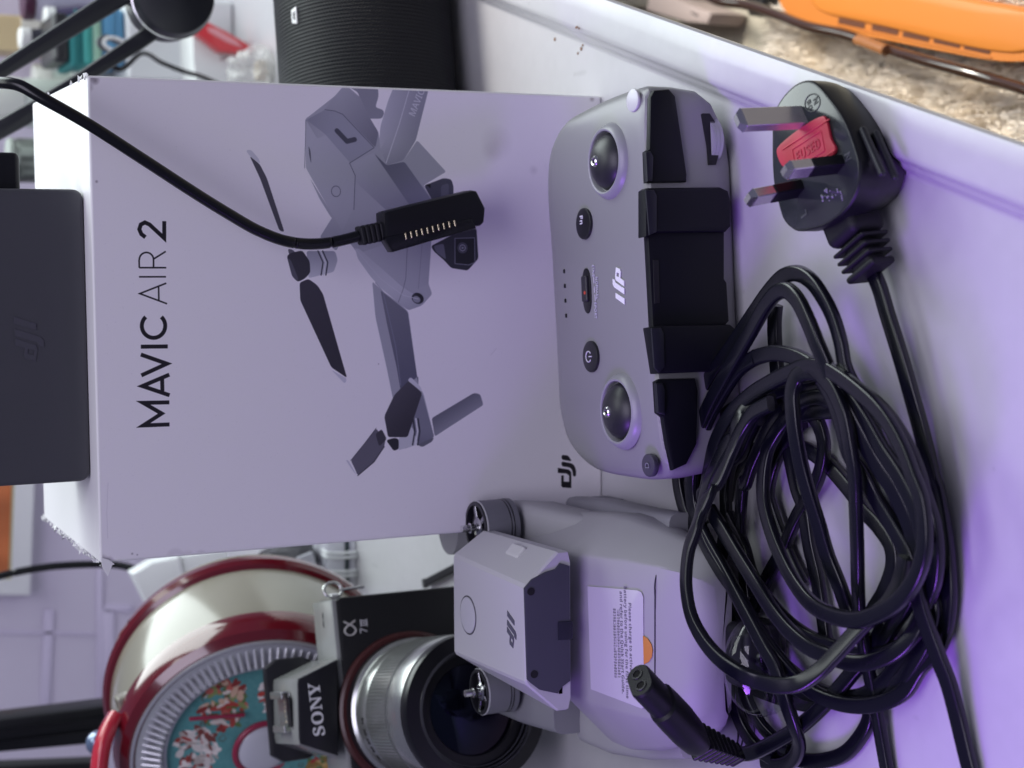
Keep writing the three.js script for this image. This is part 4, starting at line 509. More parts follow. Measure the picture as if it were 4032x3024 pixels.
  for (const [r, h] of [[0.0349, 0.1034], [0.0336, 0.1012], [0.0322, 0.0985]]) part(lens, 'thread_ring', lathe(c0.clone().addScaledVector(N, h), N, [[r - 0.0004, -0.0006], [r + 0.0002, 0], [r, 0.0005], [r - 0.0008, 0.0002]]), mat([0.3, 0.3, 0.32], 0.2, { metalness: 1 }));
  part(lens, 'name_ring', lathe(c0.clone(), N, [[0.0336, 0.0965], [0.0315, 0.0966], [0.0262, 0.0966], [0.0255, 0.0955]]), mat([0.003, 0.003, 0.005], 0.4));
  part(lens, 'front_glass', lathe(c0.clone(), N, [[0.0256, 0.0955], [0.021, 0.0972], [0.014, 0.0985], [0.007, 0.0992], [0.0001, 0.0995]]), mat([0.0015, 0.0015, 0.004], 0.06, { specularIntensity: 0.9, iridescence: 0.4, iridescenceIOR: 1.4, iridescenceThicknessRange: [100, 320] }));
  { const FN = { O: fromF(F, ms, mt, 0.0966), u: F.u, v: F.v, n: F.n }, l = [], arc = (str, start, step, r, sz) => [...str].forEach((ch, i) => { if (ch === ' ') return; const a = start - step * i; l.push(text(ch, 'sans_regular', sz, FN, Math.cos(a) * r, Math.sin(a) * r, a - Math.PI / 2, -0.0004, 0.0003)); });
    arc('Carl Zeiss', 1.25, 0.085, 0.0287, 0.0034); arc('Ø55', 1.95, 0.085, 0.0287, 0.0032); arc('ZA OSS', -1.1, 0.09, 0.0287, 0.0032); arc('Vario-Tessar', -2.0, 0.085, 0.0287, 0.0032); part(lens, 'lettering', merge(l), mat([0.09, 0.09, 0.1], 0.5)); }
  { const l = []; [['16', 1.62], ['24', 1.78], ['35', 1.92], ['50', 2.05], ['70', 2.2]].forEach(([str, a]) => { const o = c0.clone().addScaledVector(F.u, Math.cos(a) * 0.0416).addScaledVector(F.v, Math.sin(a) * 0.0416).addScaledVector(N, 0.026), n = F.u.clone().multiplyScalar(Math.cos(a)).addScaledVector(F.v, Math.sin(a)), FL = { O: o, u: new THREE.Vector3().crossVectors(N.clone().negate(), n).normalize(), v: N.clone().negate(), n }; l.push(text(str, 'sans_bold', 0.0028, FL, 0, 0, 0, 0, 0.0003)); }); part(lens, 'zoom_scale', merge(l), mat([0.02, 0.02, 0.02], 0.5)); }
  { const [s, t] = onF(F, 1310, 2332, -0.015), p = fromF(F, xr + 0.001, sh - 0.008, -0.017), tg = new THREE.TorusGeometry(0.005, 0.0009, 10, 28); tg.scale(1, 1.15, 1); tg.rotateY(0.5); tg.translate(p.x + 0.0045, p.y + 0.001, p.z); part(g, 'strap_lug', merge([tg, box(0.004, 0.006, 0.005, 0.001, new THREE.Matrix4().makeTranslation(p.x, p.y, p.z)), cyl(V3(p.x + 0.004, p.y - 0.003, p.z), V3(0.1, -1, 0.2), 0.001, 0.001, 0.016, 10)]), metal); }
}
{
  const p0 = PY(1676, 2296, 0.004), p1 = PY(1800, 2232, 0.004), a = p1.clone().sub(p0), L = a.length(); a.normalize(); const s = new THREE.Vector3().crossVectors(a, YN).normalize();
  const g = thing('strap_end', 'flat black strap end lying on the shelf between camera and carton', 'strap', p0);
  part(g, 'strap', box(L * 1.5, 0.003, 0.0055, 0.001, basis(p0.clone().addScaledVector(a, L * 0.75), a, YN, s.clone())), black); part(g, 'end_clip', box(0.004, 0.0045, 0.0065, 0.001, basis(p0.clone(), a, YN, s.clone())), mat([0.05, 0.05, 0.055], 0.4));
}

// ------------------------------------------------------------------ round red and cream container behind the camera
{
  const axis = V3(-0.32, 0.17, 0.92).normalize(), B = PY(995, 2715, 0.112), cream = mat([0.26, 0.245, 0.195], 0.2, { clearcoat: 0.45, clearcoatRoughness: 0.1 }), red = mat([0.11, 0.004, 0.010], 0.16, { clearcoat: 1, clearcoatRoughness: 0.06 }), R = 0.097;
  const g = thing('round_tin', 'red and cream round container with a fluted silver ring around a teal picture disc', 'container', V3(B.x, 0, B.z));
  const at = (h) => B.clone().addScaledVector(axis, h);
  part(g, 'cream_drum', lathe(B, axis, [[0.0001, -0.03], [R * 0.9, -0.03], [R * 0.97, -0.024], [R * 1.0, 0.004], [R * 0.99, 0.04], [R * 0.965, 0.056], [R * 0.9, 0.06]], 90), cream);
  part(g, 'back_rim', lathe(at(-0.006), axis, [[R * 0.98, -0.006], [R * 1.04, -0.004], [R * 1.05, 0.002], [R * 1.03, 0.006], [R * 0.99, 0.008]], 90), red);
  part(g, 'front_rim', lathe(at(0.055), axis, [[R * 0.97, -0.002], [R * 1.0, 0.002], [R * 0.995, 0.01], [R * 0.96, 0.018], [R * 0.91, 0.0215], [R * 0.86, 0.0205], [R * 0.85, 0.017]], 90), red);
  { const fl = [lathe(at(0.074), axis, [[R * 0.9, 0], [R * 0.895, 0.0035], [R * 0.875, 0.0035], [R * 0.87, 0.0012], [R * 0.675, -0.0035], [R * 0.67, -0.001], [R * 0.655, -0.001], [R * 0.65, -0.005]], 90)], q = new THREE.Quaternion().setFromUnitVectors(ZN, axis);
    for (let i = 0; i < 96; i++) { const a = i / 96 * 6.2832, b = new THREE.CapsuleGeometry(0.0017, R * 0.155, 3, 7); b.rotateZ(Math.PI / 2); b.rotateY(0.35); b.translate(R * 0.772, 0, -0.0002); b.rotateZ(a); b.applyQuaternion(q); const c = at(0.0745); b.translate(c.x, c.y, c.z); fl.push(b); }
    part(g, 'fluted_ring', merge(fl), mat([0.66, 0.67, 0.69], 0.3, { metalness: 0.6 })); }
  const tex = canvasTex(512, 512, (x) => {
    x.fillStyle = '#5a9a98'; x.fillRect(0, 0, 512, 512); let s = 11; const r = () => (s = (s * 16807) % 2147483647) / 2147483647;
    for (let i = 0; i < 2500; i++) { x.globalAlpha = 0.08; x.fillStyle = r() < 0.5 ? '#2f6a68' : '#a9cfc8'; x.beginPath(); x.arc(r() * 512, r() * 512, 1 + r() * 5, 0, 7); x.fill(); } x.globalAlpha = 1;
    const spray = (cx, cy, sc, cols) => { for (let i = 0; i < 110; i++) { const a = r() * 6.28, d = Math.sqrt(r()) * sc * 1.15; x.fillStyle = cols[Math.floor(r() * cols.length)]; x.save(); x.translate(cx + Math.cos(a) * d, cy + Math.sin(a) * d * 0.8); x.rotate(r() * 6); x.beginPath(); x.ellipse(0, 0, 5 + r() * 13, 3 + r() * 6, 0, 0, 7); x.fill(); x.restore(); } };
    const fl = ['#b2493e', '#c9685a', '#8e342e', '#5f7d46', '#8c9a5c', '#e2d8cc', '#d7b69a', '#6c5238'];
    spray(120, 150, 62, fl); spray(260, 90, 58, ['#d9d4cc', '#b8b0a6', '#a8443a', '#7c4038', '#eee8e0']); spray(390, 150, 62, fl); spray(110, 300, 56, ['#efe9e2', '#d8cfc8', '#c24a3e', '#f4f0ea', '#a84a40']); spray(175, 420, 56, ['#c9a25a', '#d8b878', '#5c7a40', '#9a7a3c', '#b0443a']); spray(330, 420, 60, fl); spray(420, 290, 58, ['#efe9e2', '#c24a3e', '#d8cfc8']);
    x.strokeStyle = '#5a4a40'; x.lineWidth = 2; for (let i = 0; i < 26; i++) { const a = r() * 6.28, d = 90 + r() * 140; x.beginPath(); x.arc(256 + Math.cos(a) * d, 256 + Math.sin(a) * d, 4 + r() * 5, r() * 6, r() * 6 + 2); x.stroke(); }
  });
  const dg = new THREE.CircleGeometry(R * 0.70, 80); dg.applyQuaternion(new THREE.Quaternion().setFromUnitVectors(ZN, axis)); const c = at(0.0695); dg.translate(c.x, c.y, c.z);
  const disc = part(g, 'picture_disc', dg, mat([1, 1, 1], 0.35, { map: tex, clearcoat: 0.3 }));
  const FD = frame(at(0.0698), V3(1, 0, 0).addScaledVector(axis, -axis.x).normalize(), YN);
  { const rg = new THREE.TorusGeometry(R * 0.2, 0.0022, 10, 44); rg.applyMatrix4(M(FD)); const [s, t] = onF(FD, 745, 2828), [s2, t2] = onF(FD, 960, 2812); part(disc, 'red_ring', rg, mat([0.32, 0.03, 0.07], 0.3)); const hub = new THREE.SphereGeometry(R * 0.185, 32, 12, 0, 6.2832, 0, Math.PI / 2); hub.rotateX(Math.PI / 2); hub.scale(1, 1, 0.25); hub.applyMatrix4(M(FD)); part(disc, 'white_knob', hub, mat([0.62, 0.63, 0.68], 0.2, { clearcoat: 0.6 })); part(disc, 'pointer', round([fromF(FD, s2, t2, 0.001), fromF(FD, s, t, 0.001)], 0.0028, 4), mat([0.32, 0.03, 0.07], 0.3)); }
  const la = PZ(495, 2760, -0.262); part(g, 'latch', box(0.01, 0.012, 0.012, 0.002, new THREE.Matrix4().makeRotationZ(0.25).setPosition(la)), cream); const lb = PZ(485, 2826, -0.262); part(g, 'latch_pivot', cyl(lb.clone().add(V3(0, 0, -0.006)), ZN, 0.0042, 0.0042, 0.012, 20), black);
  const hpt = [[455, 2815, -0.258], [430, 2860, -0.254], [405, 2930, -0.25], [390, 3040, -0.245], [400, 3160, -0.24]].map(([x, y, z]) => PZ(x, y, z)); part(g, 'red_handle', sweep(hpt, 0.012, 0.009, () => 0.3, 8), mat([0.5, 0.02, 0.04], 0.2, { clearcoat: 0.8 }), 'red plastic carrying handle');
}

// ------------------------------------------------------------------ cylindrical loudspeaker lying behind the carton
{
  const c = PY(1437, 170, 0.057), ax = V3(-0.985, 0, 0.17).normalize(), r = 0.0565, g = thing('bluetooth_speaker', 'black cylindrical speaker in woven fabric lying behind the carton', 'speaker', V3(c.x, 0, c.z));
  const weave = dataTex(256, (x, y) => { const u = x * 16, v = y * 16, o = Math.floor(v) % 2 * 0.5, fx = (u + o) % 1 - 0.5, fy = v % 1 - 0.5; return Math.max(0, 1 - 3.2 * (fx * fx * 0.8 + fy * fy * 1.3)); });
  weave.repeat.set(11, 8);
  const fab = mat([0.004, 0.0045, 0.008], 0.42, { bumpMap: weave, bumpScale: 0.0008, specularIntensity: 0.5 });
  const cg = new THREE.CylinderGeometry(r, r, 0.3, 96, 1, true); cg.rotateZ(0); const q = new THREE.Quaternion().setFromUnitVectors(YN, ax); cg.applyQuaternion(q); cg.translate(c.x, c.y, c.z); part(g, 'fabric_sleeve', cg, fab);
  for (const k of [-1, 1]) part(g, 'end_cap', lathe(c.clone().addScaledVector(ax, k * 0.15), ax.clone().multiplyScalar(k), [[r, -0.001], [r * 1.01, 0.004], [r * 0.96, 0.009], [r * 0.8, 0.007], [0.0001, 0.006]]), rubber);
  const l = []; { const up = V3(0, Math.cos(0.42), -Math.sin(0.42)); const p = c.clone().addScaledVector(ax, -0.012).addScaledVector(V3(0, 1, 0), r * 0.93).addScaledVector(V3(0, 0, -1), -r * 0.36); const F = frame(p, ax.clone().negate(), V3(0, 0.36, -0.93).normalize()); l.push(slabLocal(F, [[-0.0055, -0.0024], [0.0055, -0.0024], [0.004, 0.0024], [-0.004, 0.0024]], 0.0016, 0.0004, -0.0006, [[[-0.003, -0.001], [0.003, -0.001], [0.002, 0.001], [-0.002, 0.001]]])); } part(g, 'badge', merge(l), mat([0.75, 0.76, 0.76], 0.3));
  const dust = []; for (let i = 0; i < 40; i++) { const a = -0.15 - rnd() * 0.55, p = c.clone().addScaledVector(ax, -0.02 - rnd() * 0.035).addScaledVector(V3(0, Math.sin(0.75 + a), Math.cos(0.75 + a)), r * 1.003), d = new THREE.IcosahedronGeometry(0.0003 + rnd() * rnd() * 0.0013, 0); d.scale(1, 1, 0.5); d.translate(p.x, p.y, p.z); dust.push(d); } const dm = part(g, 'lint', merge(dust), mat([0.3, 0.31, 0.3], 0.9)); dm.userData.kind = 'stuff';
}
// ------------------------------------------------------------------ wall and clutter behind
{
  const wm = mat([0.58, 0.53, 0.65], 0.55, { bumpMap: smudge, bumpScale: 0.0008 }); const g = new THREE.BoxGeometry(3.6, 0.82, 0.06); g.translate(0.1, -0.07, -0.95); struct('wall', boxUV(g, 1.5), wm);
  const WZ = -0.919, F = frame(V3(0, 0, WZ), V3(1, 0, 0), YN), pal = mat([0.60, 0.54, 0.70], 0.5);
  const t = thing('wall_panelling', 'lavender board panelling with flat battens on the wall behind the container', 'panelling', PZ(390, 2500, WZ));
  for (const l of [[[382, 2240], [405, 2240], [405, 2790], [382, 2790]], [[-60, 2480], [380, 2490], [380, 2502], [-60, 2494]], [[410, 2380], [520, 2380], [520, 2410], [410, 2410]], [[175, 2400], [215, 2400], [195, 2790], [160, 2790]], [[405, 2400], [450, 2400], [450, 2790], [405, 2790]]]) part(t, 'batten', slab(F, l, 0.0018, 0.0006), pal);
  const p = thing('framed_picture', 'orange picture in a white frame hanging on the wall behind the charger', 'picture', PZ(60, 2050, WZ));
  part(p, 'picture_frame', slabLocal(F, [[-160, 1700], [145, 1700], [120, 2345], [-160, 2345]].map(([x, y]) => onF(F, x, y, 0.02)), 0.02, 0.002, 0, [[[-120, 1745], [72, 1745], [52, 2290], [-120, 2290]].map(([x, y]) => onF(F, x, y, 0.02))]), mat([0.72, 0.72, 0.74], 0.4));
  part(p, 'mount_border', slab(F, [[-130, 1740], [78, 1740], [56, 2295], [-130, 2295]], 0.004, 0.0005, 0.001), mat([0.62, 0.64, 0.36], 0.6));
  part(p, 'orange_print', slab(F, [[-130, 1740], [52, 1740], [34, 2270], [-130, 2270]], 0.002, 0.0003, 0.005), mat([0.66, 0.22, 0.10], 0.6, { map: dataTex(128, (x, y) => { const v = 0.75 + 0.3 * vnoise(x * 6, y * 6, 6); return [v, v * 0.95, v * 0.85]; }, 8, true) }));
  const bk = thing('black_post', 'ribbed black post beside the red handle of the round container', 'post', PZ(440, 2860, -0.5));
  const FZ = frame(V3(0, 0, -0.5), V3(1, 0, 0), YN); 
  part(bk, 'post', slab(FZ, [[-80, 2842], [440, 2778], [452, 2800], [440, 2925], [-80, 2972]], 0.03, 0.003, -0.03), black); for (const l of [[[-80, 2880], [430, 2818], [430, 2824], [-80, 2887]], [[-80, 2930], [430, 2868], [430, 2876], [-80, 2938]]]) part(bk, 'rib', slab(FZ, l, 0.003, 0.0008), blackShine);
  const gb = thing('glass_ball', 'small iridescent glass ball beside the red handle', 'ornament', PZ(400, 2925, -0.3)); const sg = new THREE.SphereGeometry(0.0085, 28, 18); const sp = PZ(388, 2925, -0.3); sg.translate(sp.x, sp.y, sp.z); part(gb, 'ball', sg, mat([0.16, 0.22, 0.35], 0.08, { metalness: 0.4, clearcoat: 1 }));
  const kb = thing('slotted_grille', 'dark slotted bar past the ribbed black post at the picture edge', 'grille', PZ(400, 3040, -0.5)); part(kb, 'bar', slab(FZ, [[-60, 3020], [400, 3000], [400, 3080], [-60, 3100]], 0.02, 0.002, -0.06), rubber);
}
{
  const wire = (name, label, l, d, m) => { const pts = l.map(([x, y, z]) => PZ(x, y, z)), g = thing(name, label, 'cable', pts[0]); part(g, 'cable', round(pts, d, 10), m ?? blackShine); return g; };
  wire('black_cable', 'black cable arching across the wall between carton and round container', [[-80, 2292, -0.55], [0, 2268, -0.55], [100, 2246, -0.55], [200, 2231, -0.55], [300, 2224, -0.55], [400, 2222, -0.55], [470, 2226, -0.55], [530, 2240, -0.55], [600, 2262, -0.55], [665, 2292, -0.56], [760, 2350, -0.58]], 0.0062);
  wire('thin_wire', 'thin black wire running past the grey canister at the top', [[440, 262, -0.5], [475, 272, -0.5], [560, 210, -0.52], [640, 248, -0.55], [720, 280, -0.56], [790, 300, -0.58], [860, 330, -0.6]], 0.004);
}
{ // jointed lamp arm
  const z = -0.32, F = frame(V3(0, 0, z), V3(1, 0, 0), YN), g = thing('lamp_arm', 'black jointed lamp arm with a round pivot crossing the top corner', 'lamp', V3(0.37, 0, z)), arm = mat([0.014, 0.015, 0.02], 0.42);
  part(g, 'arm_bar', slab(F, [[-90, 298], [-90, 370], [0, 318], [482, 30], [590, -40], [500, -90], [370, 0], [0, 243]], 0.016, 0.003, -0.014), arm);
  part(g, 'arm_bar', slab(F, [[590, 95], [672, 118], [560, 196], [300, 355], [120, 488], [-60, 585], [-60, 500], [122, 398], [300, 290]], 0.014, 0.003, -0.018), arm);
  const c = PZ(672, -8, z), r = 0.0275; part(g, 'pivot_joint', lathe(c.clone().add(V3(0, 0, -0.02)), ZN, [[0.0001, 0], [r * 0.9, 0], [r, 0.003], [r, 0.03], [r * 0.93, 0.036], [r * 0.5, 0.04], [0.0001, 0.041]]), arm);
  part(g, 'pivot_ring', lathe(c.clone().add(V3(0, 0, 0.004)), ZN, [[r, 0], [r * 1.03, 0.0006], [r * 1.03, 0.0018], [r, 0.0022]]), silverish()); part(g, 'stand_post', cyl(V3(0.40, 0.0, z - 0.01), YN, 0.012, 0.012, c.y, 24), arm); part(g, 'cross_bar', cyl(V3(0.40, c.y, z - 0.01), c.clone().sub(V3(0.40, c.y, z - 0.01)), 0.01, 0.01, 0.075, 20), arm);
  function silverish() { return mat([0.6, 0.6, 0.6], 0.25, { metalness: 1 }); }
}
const stand = (pxt, pxb, py, w, z0) => { const p = z0 === undefined ? PY(pxb, py, 0) : PZ(pxb, py, z0), t = PZ(pxt, py, p.z), sc = FOCAL / p.clone().sub(CAM).dot(cw); return { p, h: t.y - p.y, r: w / 2 / sc }; };
{ // the stack of cloths and cartons
  const lay = [['folded_cloth', 'blue folded cloth seen between the two lamp arm bars', 'cloth', 490, 396, [0.12, 0.33, 0.52]], ['folded_cloth', 'pale green folded cloth between the blue and bright teal cloths', 'cloth', 396, 362, [0.42, 0.66, 0.5]], ['folded_cloth', 'bright teal folded cloth next to the pale green cloth', 'cloth', 362, 322, [0.09, 0.45, 0.40]], ['folded_cloth', 'dark teal folded cloth between bright teal cloth and black case', 'cloth', 322, 270, [0.03, 0.22, 0.22]], ['small_case', 'black case lying on the dark teal cloth of the stack', 'case', 270, 205, [0.02, 0.021, 0.024]]];
  const z = -0.72; lay.forEach(([n, lab, cat, xb, xt, c], i) => { const a = PZ(xb, 150, z), b = PZ(xt, 150, z), h = b.y - a.y, g = thing(n, lab, cat, a); part(g, 'folds', box(0.052 - i * 0.002, h * 0.98, 0.07, Math.min(0.006, h / 3), new THREE.Matrix4().makeTranslation(a.x - 0.003 * (i % 2), a.y + h / 2, z - 0.03)), mat(c, i === 4 ? 0.4 : 0.85)); if (i < 4) part(g, 'fold_edge', box(0.05, h * 0.1, 0.004, 0.001, new THREE.Matrix4().makeTranslation(a.x, a.y + h * 0.5, z + 0.005)), mat(c.map((v) => v * 0.7), 0.9)); });
  const q = PZ(490, 150, z), b = thing('white_crate', 'white plastic crate under the blue folded cloth', 'crate', V3(q.x, 0, z - 0.03)); part(b, 'crate', box(0.075, q.y, 0.08, 0.004, new THREE.Matrix4().makeTranslation(q.x, q.y / 2, z - 0.03)), mat([0.7, 0.72, 0.72], 0.35));
}
{ // bottles and jars
  const white = mat([0.78, 0.78, 0.76], 0.3), list = [[172, 214, 75, 92, [0.06, 0.05, 0.10], 'white capped dark bottle nearest the edge of the picture'], [75, 118, 152, 84, [0.04, 0.04, 0.05], 'white capped black bottle between the cream box and the lamp arm'], [176, 256, 236, 84, [0.09, 0.10, 0.11], 'white capped grey bottle between the two lamp arm bars'], [290, 330, 300, 84, [0.32, 0.34, 0.34], 'white capped pale bottle behind the corner of the carton']];
  for (const [xt, xc, py, w, c, lab] of list) { const z = -0.78, s = stand(xt, xc, py, w, z), g = thing('capped_bottle', lab, 'bottle', V3(s.p.x, 0, z), 'white capped bottles behind the lamp arm'); part(g, 'bottle_body', lathe(V3(s.p.x, 0, z), YN, [[0.0001, 0], [s.r * 1.25, 0], [s.r * 1.3, 0.004], [s.r * 1.3, s.p.y * 0.85], [s.r * 0.95, s.p.y * 0.97], [s.r * 0.9, s.p.y]]), mat(c, 0.2, { clearcoat: 0.6 })); part(g, 'bottle_cap', lathe(V3(s.p.x, s.p.y, z), YN, [[s.r, 0], [s.r * 1.02, 0.001], [s.r, s.h * 0.85], [s.r * 0.85, s.h], [0.0001, s.h]]), white); }
  const jar = (name, lab, cat, xt, xb, py, w, z, c, lid, lidc, o = {}) => { const s = stand(xt, xb, py, w, z), y0 = Math.max(0, s.p.y), h = s.h + s.p.y - y0, g = thing(name, lab, cat, V3(s.p.x, y0, z)); part(g, 'jar_body', lathe(V3(s.p.x, y0, z), YN, [[0.0001, 0], [s.r * 0.96, 0], [s.r, 0.003], [s.r, h * (1 - lid) - 0.004], [s.r * 0.92, h * (1 - lid)]]), mat(c, 0.3, o)); part(g, 'jar_lid', lathe(V3(s.p.x, y0 + h * (1 - lid), z), YN, [[s.r * 0.98, 0], [s.r * 1.0, 0.001], [s.r, h * lid - 0.002], [s.r * 0.95, h * lid], [0.0001, h * lid]]), mat(lidc, 0.35)); return g; };
  jar('tall_jar', 'violet grey jar with a dark maroon lid in the top corner', 'jar', 88, 560, 28, 150, -0.8, [0.35, 0.33, 0.42], 0.09, [0.05, 0.008, 0.03], { clearcoat: 0.5 });
  jar('canister', 'grey speckled canister with a black foot behind the lamp joint', 'canister', 648, 752, 215, 160, -0.74, [0.30, 0.31, 0.31], 0.12, [0.45, 0.46, 0.46], { metalness: 0.6, map: dataTex(64, (x, y) => { const v = 0.4 + 0.6 * hash(Math.floor(x * 64), Math.floor(y * 64)); return [v, v, v]; }, 1, true) });
  jar('glass_jar', 'pale glass jar between the lamp arm and the stone jar', 'jar', -40, 560, 420, 190, -0.8, [0.72, 0.78, 0.72], 0.2, [0.7, 0.72, 0.66], { transmission: 0.5, thickness: 0 });
  jar('stone_jar', 'mottled grey green stone jar just above the carton edge', 'jar', 30, 560, 640, 170, -0.6, [0.28, 0.32, 0.28], 0.04, [0.3, 0.34, 0.3], { map: dataTex(128, (x, y) => { const v = 0.45 + 0.75 * vnoise(x * 12, y * 12, 12) * vnoise(x * 30, y * 30, 30) * 1.6; return [v, v, v]; }, 1, true) });
  jar('glass_jar', 'clear greenish jar between the lamp arm bars', 'jar', 130, 560, 335, 130, -0.86, [0.7, 0.8, 0.72], 0.15, [0.75, 0.76, 0.7], { transmission: 0.4, thickness: 0 });
  { const s = PZ(105, 130, -0.84), g = thing('cream_box', 'cream yellow box standing beside the capped bottles', 'box', V3(s.x, 0, -0.86)); part(g, 'box_body', box(0.034, s.y + 0.03, 0.05, 0.002, new THREE.Matrix4().makeTranslation(s.x, s.y / 2 + 0.015, -0.87)), mat([0.66, 0.52, 0.3], 0.6)); part(g, 'box_label', box(0.035, 0.02, 0.002, 0.0005, new THREE.Matrix4().makeTranslation(s.x, s.y - 0.006, -0.8445)), mat([0.72, 0.70, 0.62], 0.6)); }
  { const F = frame(V3(0, 0, -0.66), V3(1, 0, 0), YN), a = PY(1030, 240, 0), g = thing('red_lidded_tub', 'low white tub with a bright red lid leaning beside the speaker', 'tub', a); part(g, 'tub_body', slab(F, [[757, 122], [770, 120], [868, 200], [872, 236], [1040, 215], [1040, 330], [775, 330], [760, 240]], 0.05, 0.002, -0.055), mat([0.72, 0.74, 0.72], 0.4)); part(g, 'tub_lid', slab(F, [[757, 118], [775, 90], [800, 74], [900, 125], [1035, 206], [940, 210], [868, 202]], 0.02, 0.003, -0.01), mat([0.62, 0.04, 0.05], 0.35, { clearcoat: 0.4 })); part(g, 'lid_label', slab(F, [[815, 108], [850, 112], [930, 160], [960, 190], [890, 165], [822, 125]], 0.001, 0.0003, 0.0098), mat([0.72, 0.3, 0.32], 0.4)); }
  { const g = thing('plastic_bag', 'crumpled clear plastic bag in front of the red lidded tub', 'bag', PY(1080, 250, 0)), s = new THREE.IcosahedronGeometry(1, 4), p = s.attributes.position, v = V3(); for (let i = 0; i < p.count; i++) { v.fromBufferAttribute(p, i); const n = 0.78 + 0.5 * vnoise(v.x * 3 + 9, v.y * 3 + v.z * 2.4 + 9, 64) - 0.22 * vnoise(v.x * 8 + 30, v.z * 8 + v.y * 5 + 30, 64); p.setXYZ(i, v.x * n * 0.022, Math.max(-0.016, v.y * n * 0.022), v.z * n * 0.022); } const c = PY(1068, 282, 0); s.translate(c.x, 0.017, c.z); s.computeVertexNormals(); part(g, 'bag_film', s, mat([0.9, 0.9, 0.88], 0.18, { transmission: 0.75, thickness: 0, side: THREE.DoubleSide })); const cc = box(0.018, 0.011, 0.012, 0.004, new THREE.Matrix4().makeTranslation(c.x, 0.009, c.z)); part(g, 'bag_contents', cc, mat([0.5, 0.42, 0.32], 0.6)); }
  { const s = stand(775, 905, 245, 120, -0.68), g = thing('white_box', 'white lidless box beside the black shelf divider', 'box', V3(s.p.x, 0, -0.69)); part(g, 'box_body', box(s.r * 2, Math.max(0.03, s.p.y + s.h), 0.06, 0.003, new THREE.Matrix4().makeTranslation(s.p.x, (s.p.y + s.h) / 2, -0.71)), mat([0.74, 0.75, 0.78], 0.45)); part(g, 'box_edge', box(0.003, 0.03, 0.06, 0.001, new THREE.Matrix4().makeTranslation(s.p.x + s.r + 0.004, 0.03, -0.71)), black); }
  { const pts = [[450, 205], [405, 190], [388, 170], [398, 152], [430, 150], [475, 168]].map(([x, y]) => PZ(x, y, -0.66)), g = thing('mug_handle', 'dark curved mug handle in front of the blue cloth', 'mug', pts[0]); part(g, 'handle', sweep(pts, 0.006, 0.004, () => 0.3, 8), mat([0.09, 0.09, 0.1], 0.3)); part(g, 'handle_edge', sweep(pts.map((p) => p.clone().add(V3(0, -0.004, 0.003))), 0.003, 0.003, () => 0, 8), mat([0.75, 0.76, 0.74], 0.3)); }
  { const p = PY(800, 2260, 0), g = thing('white_packet', 'bright white packet standing between round container and carton', 'packet', V3(p.x, 0, -0.5)), F = frame(V3(0, 0, -0.5), V3(1, 0, 0), YN); part(g, 'packet', slab(F, [[520, 2262], [600, 2215], [740, 2185], [900, 2165], [900, 2380], [580, 2380]], 0.02, 0.003, -0.02), mat([0.78, 0.8, 0.8], 0.4)); part(g, 'packet_fold', slab(F, [[700, 2190], [712, 2190], [760, 2370], [745, 2370]], 0.002, 0.0005), mat([0.5, 0.5, 0.52], 0.5)); }
}
